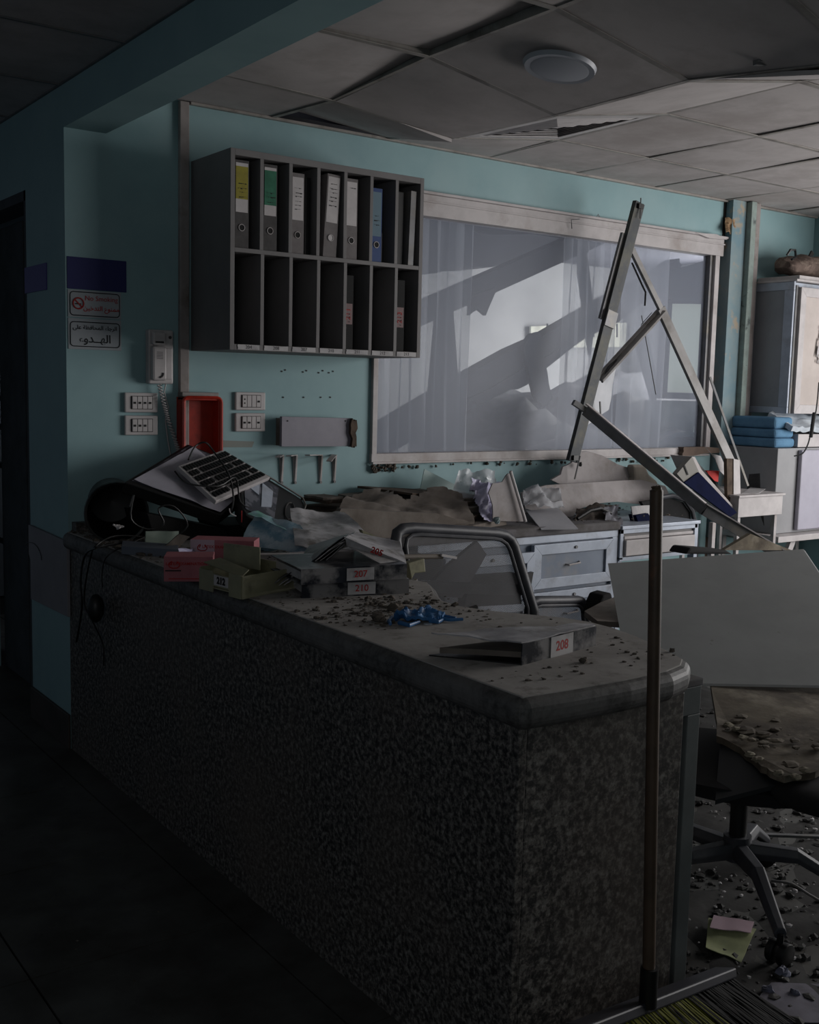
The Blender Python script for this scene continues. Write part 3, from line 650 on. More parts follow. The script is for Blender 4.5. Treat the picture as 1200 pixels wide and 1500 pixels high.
DX = [CX0+T+(CX1-CX0-2*T+T)*k/7-T/2-.003 for k in range(1, 7)]
for k, x in enumerate(DX):
    MB().box(x-.0075, x+.0075, CY, -.012, ZM+.016, CZ1-T-.006).build('divider', shelfm, cb, bevel=.001)
    MB().box(x-.0025, x+.0125, CY, -.012, CZ0+T+.004, ZM).build('divider', shelfm, cb, bevel=.001)
cells = [CX0+T]+DX+[CX1-T]
for k, s in enumerate(('204', '208', '207', '210', '211', '212', '213')):
    a, b = cells[k]+.014, cells[k+1]-.006
    MB().slab(jag([(a, CY-.0015, 1.548), (b, CY-.0015, 1.548), (b, CY-.0015, 1.566), (a, CY-.0015, 1.566)], .0015, 3, k), .001).build('paper_label', paper, cb)
    text(s, 'label_number', ink, ((a+b)/2, CY-.0028, 1.557), UX, UZ, .018, cb)

def binder(M, w_, h, d, m, label, name='lever_arch_binder', cat='binder', lab=None, labz=(.4, .97), ring_=True, marks=None, ringm=None, t=.003):
    """local frame: spine centre bottom at the origin, spine faces -Y, height +Z"""
    r = thing(name, M @ V((0, 0, 0)), label, cat)
    mb = MB(); mb.box(-w_/2, w_/2, 0, t, 0, h).box(-w_/2, -w_/2+t, t, d, 0, h).box(w_/2-t, w_/2, t, d, 0, h); mb.xf(M).build('cover', m, r)
    mb = MB().box(-w_/2+.008, w_/2-.012, .02, d-.02, .01, h-.015); mb.xf(M).build('paper_block', paper, r)
    if lab is not None:
        for li, (mm, z0, z1) in enumerate(lab):
            mb = MB().box(-w_/2+.004, w_/2-.004, -.0010-.0005*li, 0, z0*h, z1*h); mb.xf(M).build('spine_label', mm, r, bevel=.0003)
    if marks:
        rn = random.Random(int(w_*1e4)+int(marks[1]*100)); mb = MB(); z = marks[0]*h
        while z < marks[1]*h:
            x = -w_/2+.012+rn.uniform(0, .008)
            while x < w_/2-.014:
                l = rn.uniform(.003, .009); mb.box(x, x+l, -.0024, -.0011, z+rn.uniform(-.002, .002), z+.0022); x += l+rn.uniform(.001, .004)
            z += h*rn.uniform(.04, .065)
        if mb.v: mb.xf(M).build('handwriting', ink, r, kind='stuff')
    if ring_:
        z = h*.235
        mb = MB().tube([(.012*math.cos(q), -.0015, z+.012*math.sin(q)) for q in [2*math.pi*k/16 for k in range(16)]], .0018, 5, closed=True); mb.xf(M).build('finger_ring', alu, r)
        mb = MB().cyl((0, 0, z), (0, -.0012, z), .0105, 16); mb.xf(M).build('finger_hole', ringm or blackd, r)
    return r
def stand(x, z, rot=0, y=CY+.012, ry=0): return Matrix.Translation((x, y, z)) @ Matrix.Rotation(ry, 4, 'Z') @ Matrix.Rotation(rot, 4, 'Y')
zt = ZM+.0165
binder(stand(cells[0]+.034, zt), .058, .318, .285, dgrey, 'dark grey binder with a yellow spine label in the first pigeonhole', lab=[(white, .41, .97), (yellow, .56, .93)], marks=(.58, .75))
binder(stand(cells[1]+.042, zt), .058, .318, .285, dgrey, 'dark grey binder with a green spine label in the second pigeonhole', lab=[(white, .41, .965), (green, .53, .93)], marks=(.56, .68))
binder(stand(cells[2]+.038, zt), .056, .302, .285, lgrey, 'light grey binder with black handwriting on its white label, third pigeonhole', lab=[(white, .42, .95)], marks=(.55, .86))
binder(stand(cells[3]+.060, zt, .055), .060, .318, .285, lgrey, 'light grey tilted binder whose finger hole shows white', lab=[(white, .42, .97)], marks=(.62, .90), ringm=white)
binder(stand(cells[4]+.036, zt), .056, .312, .285, lgrey, 'light grey binder with a nearly blank white label', lab=[(white, .42, .96)], marks=(.88, .93))
binder(stand(cells[5]+.034, zt), .050, .290, .285, blue, 'blue binder with a pale blue spine label', lab=[(lblue, .35, .95)], marks=(.5, .68))
binder(stand(cells[2]+.092, zt, .0, CY+.03), .022, .295, .27, black, 'thin black folder in a plastic sleeve standing beside the handwritten binder', name='document_folder', cat='folder', ring_=False)
binder(stand(cells[5]+.068, zt, 0, CY+.03), .014, .12, .2, dgrey, 'short thin grey booklet beside the blue binder', name='booklet', cat='booklet', ring_=False)
binder(stand(cells[6]+.082, zt, .03, CY+.01), .026, .30, .27, alud, 'thin grey metallic folder in the last upper pigeonhole', name='document_folder', cat='folder', ring_=False)
MB().box(cells[6]+.012, cells[6]+.056, CY+.03, -.05, zt, zt+.295).build('document_folder', black, label='thick black folder in the last upper pigeonhole', cat='folder', bevel=.003)
zb = CZ0+T+.0045
for k, (cx, h, mm, lb) in enumerate(((cells[4]+.034, .292, 'paper strip', 'black binder with a pink written strip in the fifth lower pigeonhole'), (cells[6]+.040, .292, '', 'black binder with a reddish number strip in the last lower pigeonhole'))):
    binder(stand(cx, zb, 0, CY+.02), .046, h, .27, blackd, lb, lab=[(mat('faded_strip_%d' % k, (.46, .38, .38)), .34, .62)], marks=(.37, .6), ring_=False)
    text('211' if k == 0 else '213', 'spine_number', redink, (cx, CY+.018, zb+.14), UZ, -UX, .032, None).parent = None
# numbers must belong to their binders
for o in [o for o in COL.objects if o.name.startswith('spine_number')]:
    par = min([q for q in COL.objects if q.name.startswith('lever_arch_binder')], key=lambda q: (q.location-o.matrix_basis.translation).length)
    o.parent = par; o.matrix_basis = Matrix.Translation(-V(par.location)) @ o.matrix_basis

# ================================================================== RECEPTION COUNTER
ct = thing('reception_counter', (.24, -1.3, 0), 'long granite faced reception counter with a dusty rounded top', 'counter')
CL = 2.58; CT = .85; CB = .785
MB().box(0, .02, -CL, -.002, 0, CB).build('front_panel', gran, ct, bevel=.002)
MB().box(.021, .47, -CL, -CL+.02, 0, CB).build('end_panel', gran, ct, bevel=.002)
MB().box(.45, .47, -CL+.02, -.002, 0, CB).build('inner_panel', shelfm, ct)
out = [(-.03, -.002), (-.03, -CL-.035)]
out += [(.10, -CL-.045), (.25, -CL-.05), (.38, -CL-.045), (.45, -CL-.025), (.50, -CL+.012), (.53, -2.50), (.56, -2.42), (.585, -2.34), (.60, -2.26), (.60, -2.18), (.575, -2.10), (.52, -2.02), (.465, -1.94), (.435, -1.86), (.44, -1.78), (.48, -1.70), (.535, -1.61), (.57, -1.54), (.56, -1.48), (.52, -1.42), (.50, -1.3), (.50, -.70), (.50, -.002)]
mb = MB().prism([(x, y, CB) for x, y in out], (0, 0, CT-CB)); mb.build('countertop', dustrim, ct, bevel=.026, seg=5)
cc_ = V((.25, -1.35, 0)); ins = []
for i in range(len(out)):
    a_, b_, c_ = V((*out[i-1], 0)), V((*out[i], 0)), V((*out[(i+1) % len(out)], 0)); t1 = (b_-a_).normalized(); t2 = (c_-b_).normalized(); nn_ = (V((-t1.y, t1.x, 0))+V((-t2.y, t2.x, 0)))
    ins.append(b_+nn_.normalized()*.018/max(.5, nn_.length/2)+V((0, 0, CT-.004)))
MB().prism(ins, (0, 0, .0052)).build('dust_layer', dusttop, ct, bevel=.002)
MB().box(.012, .13, -.05, -.002, CT, CT+.035).build('wall_upstand', gran, ct)

# dust banks, crumbs
def crumbs(name, n, fn, r0, r1, m, parent=None, sd=0, **k):
    rn = random.Random(sd); mb = MB()
    for i in range(n):
        p = fn(rn); r = r0+(r1-r0)*rn.random()**3; mb.rock((p[0], p[1], p[2]+r*.25), r, 5, 2, sd*1000+i, (1, rn.uniform(.6, 1.3), rn.uniform(.35, .8)))
    return mb.build(name, m, parent, kind='stuff', **k)
def onctr(rn):
    while True:
        y = -rn.random()*2.55; x = rn.uniform(0, .52)
        dens = .35+.65*(noise.noise(V((x*7, y*5, 2)))+.5)
        if rn.random() < dens and not (-.0 < x < .33 and -2.44 < y < -2.02): 
            if x < .42 or y > -1.75 and x < .48 or y < -2.08: return (x, y, CT)
crumbs('plaster_crumbs', 2200, onctr, .001, .0075, rockm, label='plaster crumbs and dust scattered over the granite counter', cat='rubble', sd=1)
crumbs('wall_rubble', 260, lambda rn: (rn.uniform(-.01, .22), -.02-rn.random()*.75, CT), .004, .022, rockm, label='heap of plaster lumps on the counter end by the pier', cat='rubble', sd=2)
crumbs('binder_rubble', 300, lambda rn: (rn.gauss(.22, .10), rn.gauss(-1.80, .07), CT), .003, .013, rockm, label='loose rubble on the counter in front of the stacked binders', cat='rubble', sd=3)
for i, (x, y, r, lb) in enumerate(((855, 968, .011, 'small dark plaster lump beside the number 208 binder'), (580, 890, .018, 'grey cylindrical plaster stub behind the blue glove'), (608, 905, .013, 'plaster lump at the tip of the blue glove'), (555, 905, .02, 'largest plaster lump in front of the stacked binders'), (985, 953, .008, 'dark crumb near the rounded end of the counter'))):
    p = at(x, y, Z=CT+r*.5); MB().rock(p, r, 7, 4, 40+i, (1.5 if i == 1 else 1, 1, .8)).build('plaster_lump', rockm, label=lb, cat='rubble')
MB().cyl(at(627, 915, Z=CT), at(627, 915, Z=CT)+V((0, 0, .003)), .011, 16).build('bottle_cap', clothw, label='small round pale cap lying in the dust near the glove', cat='cap')

# stacked binders 207 / 210 and the tented one
def pose(p0, p1, z, face=1):
    """lying binder: spine runs p0->p1 on plane z, spine faces the viewer; returns matrix with local Z along the spine"""
    p0 = V((p0[0], p0[1], z)); p1 = V((p1[0], p1[1], z)); zd = (p1-p0).normalized(); xd = V((0, 0, 1)); yd = zd.cross(xd)
    return Matrix(((xd.x, yd.x, zd.x, p0.x), (xd.y, yd.y, zd.y, p0.y), (xd.z, yd.z, zd.z, p0.z), (0, 0, 0, 1))), (p1-p0).length
def lying(p0, p1, z, w_, d, m, num, label, tilt=0, lab=(.42, .68)):
    M, L_ = pose(p0, p1, z+w_/2)
    if M.col[1].xyz.dot(V((0, 1, 0))) < 0: M = M @ Matrix.Diagonal((1, -1, 1, 1))
    r = binder(M, w_, L_, d, m, label, lab=[(paper, *lab)], ring_=False)
    o = M @ V((0, -.0022, L_*(lab[0]+lab[1])/2)); zd = M.col[2].xyz
    text(num, 'spine_number', redink, o, zd, UZ, w_*.62, r, bold=.0002); return r, M
a210 = at(442, 877, Z=CT); b210 = at(599, 870, Z=CT)
lying(a210, b210, CT+.001, .042, .26, dustblk, '210', 'black binder with a red 210 on its spine, bottom of the stack')
lying(at(441, 857, Z=CT+.044), at(596, 848, Z=CT+.044), CT+.044, .042, .26, dustblk, '207', 'black binder with a red 207 on its spine, on top of the 210 binder')
# tented open binder
tb = thing('open_binder', at(500, 830, Z=.94), 'open plastic sleeved binder tented like a roof on the 207 binder', 'binder')
R0 = at(505, 788, Y=-1.50); R1 = at(548, 806, Y=-1.28)
rz = .94
L0 = at(404, 858, Y=-1.50); L1 = at(455, 800, Y=-1.22); Q0 = at(560, 826, Y=-1.62); Q1 = at(597, 824, Y=-1.62); Q2 = at(552, 786, Y=-1.38)
MB().sheet(L0, R0, at(525, 780, Y=-1.25), L1, 12, 8, .010, 9, 2, .002).build('front_cover', dustblk, tb)
MB().sheet(R0, at(595, 826, Y=-1.60), at(585, 795, Y=-1.42), at(525, 780, Y=-1.25), 12, 8, .006, 9, 5, .002).build('back_cover', cloud, tb)
MB().slab([R0+V((0, -.003, 0)), at(508, 800, Y=-1.503), at(560, 828, Y=-1.623), at(595, 827, Y=-1.623)], .003).build('spine', paper, tb)
text('205', 'spine_number', redink, at(551, 808, Y=-1.60)+V((0, -.004, 0)), at(590, 824, Y=-1.60)-at(520, 797, Y=-1.55), UZ, .024, tb, bold=.0008)
for k in range(4): MB().sheet(L0+V((.015*k+.01, 0, .0)), R0+V((0, .0, -.004-.006*k)), at(520, 790, Y=-1.3)+V((0, 0, -.006*k)), L1+V((.015*k, .0, 0)), 8, 5, .006, 9, 8+k, .001).build('page', paper, tb)

# binder 208
p0 = at(763, 975, Z=CT); p1 = at(871, 946, Z=CT)
b8 = thing('ring_binder', p0, 'dust covered binder with a red 208 on its spine, alone near the counter end', 'binder')
sd_ = (p1-p0).normalized(); bk = V((-sd_.y, sd_.x, 0)); bk = (at(637, 930, Z=CT+.05)-V((p0.x, p0.y, CT+.05))); far = bk.copy(); far.z = 0
h8 = .046
MB().slab([p0, p1, p1+V((0, 0, h8)), p0+V((0, 0, h8))], .003).build('spine', dustblk, b8)
m_ = lambda u, z: p0.lerp(p1, u)+V((0, 0, z))+V((sd_.y, -sd_.x, 0))*.0045
MB().slab([m_(.36, .001), m_(.66, .001), m_(.66, h8), m_(.36, h8)], .001).build('spine_label', paper, b8)
text('208', 'spine_number', redink, m_(.51, h8*.5)+V((sd_.y, -sd_.x, 0))*.001, sd_, UZ, .030, b8, bold=.0006)
bkd = at(632, 925, Z=CT+.055)-p0-V((0, 0, .055)); bkd.z = 0; rgt = at(868, 905, Z=CT+.046); rgt = V((rgt.x, rgt.y, 0))-V((p1.x, p1.y, 0))
MB().sheet(p0+V((0, 0, h8)), p1+V((0, 0, h8)), p1+rgt*.85+V((0, 0, h8-.012)), p0+bkd+V((0, 0, h8+.004)), 16, 12, .006, 10, 3, .003).build('top_cover', cloud, b8)
MB().sheet(p0+V((0, 0, .001)), p1+V((0, 0, .001)), p1+rgt+V((0, 0, .001)), p0+bkd*1.02+V((0, 0, .001)), 6, 6, .0, 5, 1, .003).build('bottom_cover', black, b8)
MB().sheet(p0.lerp(p1, .1)+V((0, 0, .012)), p0.lerp(p1, .97)+V((0, 0, .012)), p1+rgt*.8+V((0, 0, .010)), p0+bkd*.9+V((0, 0, .010)), 6, 6, .002, 5, 1, .012).build('paper_block', card, b8)

# blue glove
gl = MB(); gp0 = at(612, 906, Z=CT+.012)
gl.sheet(at(572, 911, Z=CT+.006), at(645, 912, Z=CT+.006), at(655, 894, Z=CT+.016), at(588, 894, Z=CT+.020), 28, 20, .020, 40, 5, .008, shape=lambda u, v: (u-.5)**2+(v-.5)**2*1.2 < .27)
for (pts, r) in (([(640, 905), (660, 908), (678, 907)], .0055), ([(640, 900), (655, 903), (668, 905)], .0045), ([(630, 909), (642, 911), (648, 908)], .006), ([(585, 912), (600, 916), (614, 911)], .006), ([(575, 905), (570, 910), (572, 914)], .006)):
    gl.tube([at(x, y, Z=CT+.008) for x, y in pts], r, 8, r1=r*.7)
gl.build('rubber_glove', glove, label='crumpled bright blue rubber glove on the counter', cat='glove')

# -------------------------------------------------- things at the far end of the counter
# crate 212 and drawer
cr = thing('plastic_crate', at(350, 880, Z=CT), 'cream plastic drawer crate marked 212 at the counter edge', 'crate')
A = at(290, 876, Z=CT-.02); B = at(352, 890, Z=CT-.015); B.z = A.z = CT-.0; hz = .095
A = V((-.035, -1.18, CT)); B = V((.0, -1.45, CT)); A = at(293, 862, Z=CT); B = at(354, 878, Z=CT)
dv = at(440, 862, Z=CT)-B; dv.z = 0; up = V((0, 0, 1))
def quad(p, q, z0, z1, t=.003): return MB().slab([p+up*z0, q+up*z0, q+up*z1, p+up*z1], t)
fr = (B-A)
quad(A, A+fr*.34, 0, .058).build('front_leg', cream, cr); quad(A+fr*.72, B, .0, .064).build('front_leg', cream, cr)
quad(A+fr*.34, A+fr*.72, .018, .052).build('front_panel', cream, cr)
quad(A+fr*.36-up*0, A+fr*.70, .022, .050, .001).xf(Matrix.Translation(V((-.003, -.004, 0)))).build('number_card', white, cr)
text('212', 'crate_number', ink, A+fr*.53+up*.036+V((-.0055, -.0065, 0)), fr, UZ, .026, cr, bold=.0012)
quad(B, B+dv, 0, .062).build('side_panel', cream, cr); quad(A, A+dv, 0, .062).build('side_panel', cream, cr); quad(A+dv, B+dv, 0, .062).build('back_panel', cream, cr)
MB().slab([A+up*.01, B+up*.01, B+dv+up*.01, A+dv+up*.01], .003).build('bottom_panel', cream, cr)
MB().slab([A+fr*.1+up*.075, B+up*.058, B+dv*.12+up*.075, A+fr*.2+dv*.2+up*.085], .003).build('broken_flap', cream, cr)
MB().slab([A+dv*.4+up*.06, A+fr*.8+dv*.45+up*.062, A+fr*.8+dv*.45+up*.125, A+dv*.4+up*.12], .003).build('card_panel', cream, cr)
tray = MB(); q0 = at(352, 812, Y=-.98); q1 = at(460, 812, Y=-1.05); q2 = at(350, 838, Y=-1.1)
tray.tube([at(350, 842, Y=-1.15), at(352, 812, Y=-1.15), at(470, 811, Y=-1.2), at(500, 813, Y=-1.2)], .0035, 8).build('tray_rail', alu, label='thin white metal rail arched over the cream crate', cat='rail')
# pink cartons
def carton(p, q, h, d, label, m1=pink, face=True, z=None, m2=None):
    """p,q front bottom corners"""
    r = thing('glove_carton', p, label, 'box'); p = V(p); q = V(q); xd = (q-p).normalized(); yd = V((-xd.y, xd.x, 0))
    MB().prism([p, q, q+yd*d, p+yd*d], (0, 0, h)).build('carton_body', m1, r, bevel=.001)
    if m2: MB().slab([p-yd*.001, p.lerp(q, .38)-yd*.001, p.lerp(q, .38)-yd*.001+up*h, p-yd*.001+up*h], .0008).build('pale_panel', m2, r)
    o = p+yd*-.002; w_ = (q-p).length
    sw = []
    for k in range(13):
        t = k/12; sw.append(o+xd*(w_*.14+.018*(1-2*abs(t-.5))*math.cos(t*9)+.02*t)+up*(h*.68+.010*math.sin(t*9)))
    MB().tube(sw, .0016, 5).build('printed_swirl', redink, r)
    text('LATEX EXAMINATION GLOVES', 'carton_lettering', redink, o+xd*w_*.62+up*h*.72, xd, UZ, h*.16, r, bold=.0002)
    MB().box(0, 1, 0, .0006, 0, .0035).xf(Matrix(((xd.x*w_*.32, yd.x, 0, (o+xd*w_*.03).x), (xd.y*w_*.32, yd.y, 0, (o+xd*w_*.03).y), (0, 0, 1, CT+(p.z-CT)+h*.42), (0, 0, 0, 1)))).build('printed_bar', ink, r)
    MB().box(0, 1, 0, .0006, 0, .0025).xf(Matrix(((xd.x*w_*.7, yd.x, 0, (o+xd*w_*.1).x), (xd.y*w_*.7, yd.y, 0, (o+xd*w_*.1).y), (0, 0, 1, p.z+h*.1), (0, 0, 0, 1)))).build('printed_bar', redink, r)
    return r
def low(px, py, z=CT): p = at(px, py, Z=z); return p
carton(low(240, 852, CT+.002), low(312, 852, CT+.002), .072, .10, 'pink glove carton with red print hanging over the counter edge')
carton(low(279, 826, CT+.004), low(372, 829, CT+.004), .078, .09, 'second pink glove carton behind, with a pale left end', m2=pinkw)
MB().sheet(low(262, 826, CT+.03), low(300, 822, CT+.02), low(305, 800, CT+.03), low(258, 806, CT+.08), 10, 8, .02, 25, 3, .002).build('crumpled_film', purple, label='crumpled shiny film poking out between the pink cartons', cat='plastic film')
# grey low tray and papers left of cartons
p = low(178, 812); q = low(262, 818)
MB().prism([p, q, q+V((.05, .12, 0)), p+V((.05, .12, 0))], (0, 0, .028)).build('grey_tray', mat('tray_grey', (.36, .38, .42), rough=.6), label='low blue grey tray on the counter left of the pink cartons', cat='tray', bevel=.002)
for i, (c, lb) in enumerate((([(212, 778), (262, 778), (258, 800), (212, 800)], 'pale green folded packet standing behind the grey tray'), ([(188, 800), (205, 796), (222, 815), (192, 815)], 'crumpled off-white packet on the grey tray'), ([(228, 806), (255, 800), (250, 815), (225, 815)], 'small flat pale packet at the right end of the grey tray'), ([(240, 800), (262, 782), (278, 786), (250, 812)], 'dark edged folded sheet leaning right of the grey tray'))):
    pts = [at(x, y, Y=-.50-.06*i) for x, y in c]
    MB().sheet(*[pts[k] for k in (3, 2, 1, 0)], 8, 6, .012, 18, i+2, .006).build('paper_packet', [mat('packet_green', (.45, .5, .46)), paper, paper, card][i], label=lb, cat='packet')
# green and blue films
MB().sheet(at(363, 752, Y=-.72), at(480, 808, Y=-.98), at(490, 800, Y=-.95), at(378, 748, Y=-.70), 18, 5, .01, 14, 3, .002).build('plastic_film', mask1, label='green edge of a twisted plastic film strip', cat='plastic film')
MB().sheet(at(350, 800, Y=-.80), at(475, 812, Y=-1.02), at(440, 770, Y=-.85), at(375, 752, Y=-.70), 18, 10, .010, 16, 6, .002).build('plastic_film', mask2, label='fan of pale blue plastic film spread behind the cream crate', cat='plastic film')
MB().sheet(at(350, 806, Y=-.72), at(455, 806, Y=-.90), at(455, 786, Y=-.86), at(358, 780, Y=-.68), 14, 6, .012, 16, 9, .002).build('plastic_film', mask1, label='green plastic film lying flat under the blue film', cat='plastic film')
# big dusty plastic sheet / bag behind binders
MB().sheet(at(432, 800, Y=-1.02), at(580, 812, Y=-1.20), at(500, 752, Y=-.62), at(425, 748, Y=-.60), 24, 18, .018, 7, 4, .003).build('dusty_plastic_bag', cloud, label='dusty grey plastic bag lying between the monitor and the stacked binders', cat='bag')
MB().slab([at(x, y, Y=-1.0) for x, y in ((530, 776), (578, 797), (575, 806), (534, 786))], .02).build('cream_board', cream, label='small pale panel edge sticking out behind the plastic bag', cat='panel')
cap = MB().slab([at(x, y, Y=-1.40) for x, y in ((598, 825), (622, 818), (624, 838), (608, 840), (603, 850))], .03)
cap.build('cream_bracket', cream, label='cream plastic bracket right of the stacked binders', cat='bracket', bevel=.003)
MB().slab([at(x, y, Y=-1.40) for x, y in ((603, 856), (612, 848), (613, 862), (606, 868))], .015).build('cream_clip', white, label='small white clip at the right end of the 210 binder', cat='clip')

# computer pile: monitor, paper, keyboard, phone, lens cover
def P(x, y, Y): return at(x, y, Y=Y)
mo = thing('flat_monitor', P(300, 760, -.4), 'large black flat monitor lying face up on the wreckage', 'monitor')
mA, mB_, mC, mD = P(183, 705, -.42), P(275, 650, -.10), P(398, 700, -.16), P(326, 754, -.50)
nrm = (mB_-mA).cross(mD-mA).normalized()
if nrm.z < 0: nrm = -nrm
MB().prism([mA, mD, mC, mB_], -nrm*.05).build('monitor_body', black, mo, bevel=.006)
MB().prism([mA.lerp(mC, .04)+nrm*.001, mD.lerp(mB_, .04)+nrm*.001, mC.lerp(mA, .04)+nrm*.001, mB_.lerp(mD, .04)+nrm*.001], nrm*.002).build('monitor_screen', screenm, mo)
n2 = nrm*.008
MB().sheet(mA.lerp(mC, .05)+n2, mA.lerp(mD, .97)+n2, mA.lerp(mD, .9).lerp(mC, .5)+n2*1.5, mB_.lerp(mC, .1).lerp(mA, .05)+n2, 14, 10, .008, 9, 3, .001).build('paper_sheet', mat('print_white', (.66, .65, .69), (.60, .59, .63), 6, .6), label='large white paper sheet curling on the monitor', cat='paper')
kb = thing('keyboard', P(330, 700, -.35), 'white keyboard with black keys lying across the monitor', 'keyboard')
k0, k1, k2, k3 = P(256, 692, -.36)+nrm*.03, P(312, 744, -.5)+nrm*.03, P(392, 708, -.34)+nrm*.03, P(322, 668, -.2)+nrm*.03
kn = (k1-k0).cross(k3-k0).normalized()
if kn.z < 0: kn = -kn
MB().prism([k0, k1, k2, k3], -kn*.018).build('keyboard_base', white, kb, bevel=.004)
for i in range(6):
    for j in range(17):
        if (i*7+j*5) % 19 == 3: continue
        u0, u1, v0, v1 = .07+i*.148, .07+i*.148+.105, .04+j*.055, .04+j*.055+.038
        bl = lambda u, v: (k0.lerp(k1, u)).lerp(k3.lerp(k2, u), v)
        MB().prism([bl(u0, v0), bl(u1, v0), bl(u1, v1), bl(u0, v1)], kn*.007).build('key', black, kb)
cp = thing('desk_phone', P(380, 740, -.4), 'dark open device with broken grey parts beside the keyboard', 'device')
c0, c1, c2, c3 = P(345, 688, -.22)+nrm*.04, P(352, 758, -.56)+nrm*.02, P(430, 792, -.60), P(449, 735, -.30)
cn = (c1-c0).cross(c3-c0).normalized()
if cn.z < 0: cn = -cn
def rnd(c, k=.12):
    o = []
    for i in range(4):
        a, b, d = c[i-1], c[i], c[(i+1) % 4]; pa, pd = b.lerp(a, k), b.lerp(d, k)
        for t in (0, .33, .67, 1): o.append(pa.lerp(b, t).lerp(b.lerp(pd, t), t))
    return o
MB().prism(rnd([c0, c1, c2, c3], .16), -cn*.05).build('device_body', black, cp, bevel=.004)
bl = lambda u, v, h: c0.lerp(c3, u).lerp(c1.lerp(c2, u), v)+cn*h
MB().prism([bl(.05, .08, .001), bl(.58, .08, .001), bl(.58, .9, .001), bl(.05, .9, .001)], cn*.002).build('broken_screen', screenm, cp)
MB().prism([bl(.13, .1, .003), bl(.30, .1, .003), bl(.28, .5, .003), bl(.12, .45, .003)], cn*.003).build('circuit_piece', alub, cp); MB().prism([bl(.33, .2, .003), bl(.5, .25, .003), bl(.5, .6, .003), bl(.33, .7, .003)], cn*.003).build('circuit_piece', alub, cp)
rim = MB().tube([bl(.02, .02, .006), bl(.5, -.01, .007), bl(.93, .0, .006), bl(1.0, .12, .005), bl(1.0, .8, .004)], .004, 6); rim.build('device_rim', alud, cp)
MB().tube([bl(.80+.07*math.cos(q), .45+.2*math.sin(q), .004) for q in [2*math.pi*k/16 for k in range(16)]], .003, 5, closed=True).build('speaker_ring', dgrey, cp)
MB().prism([P(x, y, -.30) for x, y in ((425, 745), (462, 757), (460, 768), (425, 768))], (0, .08, .0)).build('black_block', black, label='small black block right of the open device', cat='block', bevel=.002)
# equipment under the monitor
for i, (c, y, t, lb) in enumerate((([(215, 752), (330, 775), (345, 800), (270, 812), (225, 790)], -.42, .22, 'black equipment housing under the monitor'), ([(330, 770), (420, 765), (425, 800), (350, 806)], -.42, .25, 'black box under the open device'))):
    MB().prism([P(x, max(yy, 0), y) for x, yy in c], (0, t, 0)).build('equipment_housing', blackd, label=lb, cat='device', bevel=.004)
bn = thing('waste_bin', P(168, 752, -.25), 'round black waste bin lying on its side beside the monitor', 'bin')
bc = P(170, 752, -.30); ax = V((.25, .9, .1)).normalized()
def lathe(mb, c, ax, prof, k=28):
    ax = ax.normalized(); x = ax.cross(UZ).normalized(); y = ax.cross(x); rings = []
    vs = [c+ax*h+(x*math.cos(2*math.pi*j/k)+y*math.sin(2*math.pi*j/k))*r for h, r in prof for j in range(k)]; fs = []
    for i in range(len(prof)-1):
        for j in range(k): fs.append((i*k+j, i*k+(j+1) % k, (i+1)*k+(j+1) % k, (i+1)*k+j))
    return mb.add(vs, fs, True)
bc.z = CT+.105
lathe(MB(), bc-ax*.03, ax, [(.22, .001), (.22, .085), (0, .108), (-.004, .112), (-.006, .108), (0, .104), (.20, .080), (.21, .001)]).build('bin_body', black, bn)
lathe(MB(), bc-ax*.03, ax, [(-.008, .104), (-.010, .112), (0, .114), (.004, .110)]).build('bin_rim', black, bn)
# knot of cables, white fitting, mouse
def wire(pts, r, m=black, **k): 
    p = [V(q) for q in pts]; o = []
    for i in range(len(p)-1):
        a = p[max(i-1, 0)]; b = p[i]; c = p[i+1]; d = p[min(i+2, len(p)-1)]
        for t in (0, .25, .5, .75): o.append(.5*((2*b)+(c-a)*t+(2*a-5*b+4*c-d)*t*t+(3*b-a-3*c+d)*t**3))
    o.append(p[-1]); return MB().tube(o, r, 6)
wire([low(215, 792, CT+.01), low(180, 795, CT+.02), low(140, 803, CT+.03), at(124, 815, X=-.055), at(118, 850, X=-.055), at(120, 890, X=-.05), at(112, 940, X=-.03)], .004).build('black_cable', black, label='thick black cable looping down the counter front, ending lowest at left', cat='cable')
wire([low(225, 788, CT+.02), low(170, 785, CT+.04), low(140, 800, CT+.02), at(134, 812, X=-.05), at(126, 850, X=-.05), at(124, 885, X=-.045), at(138, 915, X=-.03), at(151, 945, X=-.02), at(152, 975, X=-.02)], .003).build('black_cable', black, label='thin black cable trailing furthest down the granite front', cat='cable')
wire([low(230, 780, CT+.04), low(205, 790, CT+.03), at(160, 812, X=-.045), at(150, 835, X=-.045), at(150, 860, X=-.04)], .002).build('mouse_cord', black, label='thin cord from which the computer mouse hangs', cat='cord')
wire([P(190, 742, -.5), P(196, 725, -.5), P(192, 760, -.5), P(215, 775, -.5), P(240, 768, -.5), P(232, 745, -.5), P(255, 742, -.5), P(275, 770, -.5), P(250, 790, -.5)], .003).build('black_cable', black, label='tangled black cable loop in front of the waste bin', cat='cable')
wire([P(273, 680, -.5)+nrm*.02, P(285, 655, -.4), P(300, 648, -.4), P(312, 660, -.4), P(335, 695, -.48), P(342, 730, -.52), P(338, 752, -.52)], .0032).build('black_cable', black, label='black cable arching over the keyboard', cat='cable')
wire([P(256, 690, -.46), P(275, 708, -.5), P(320, 712, -.52), P(345, 700, -.48), P(352, 735, -.53), P(368, 745, -.52)], .003).build('black_cable', black, label='black cable crossing the middle of the keyboard', cat='cable')
wire([P(336, 745, -.55), P(338, 752, -.56), P(346, 756, -.56)], .002).build('white_cable', white, label='short white cable end below the keyboard', cat='cable')
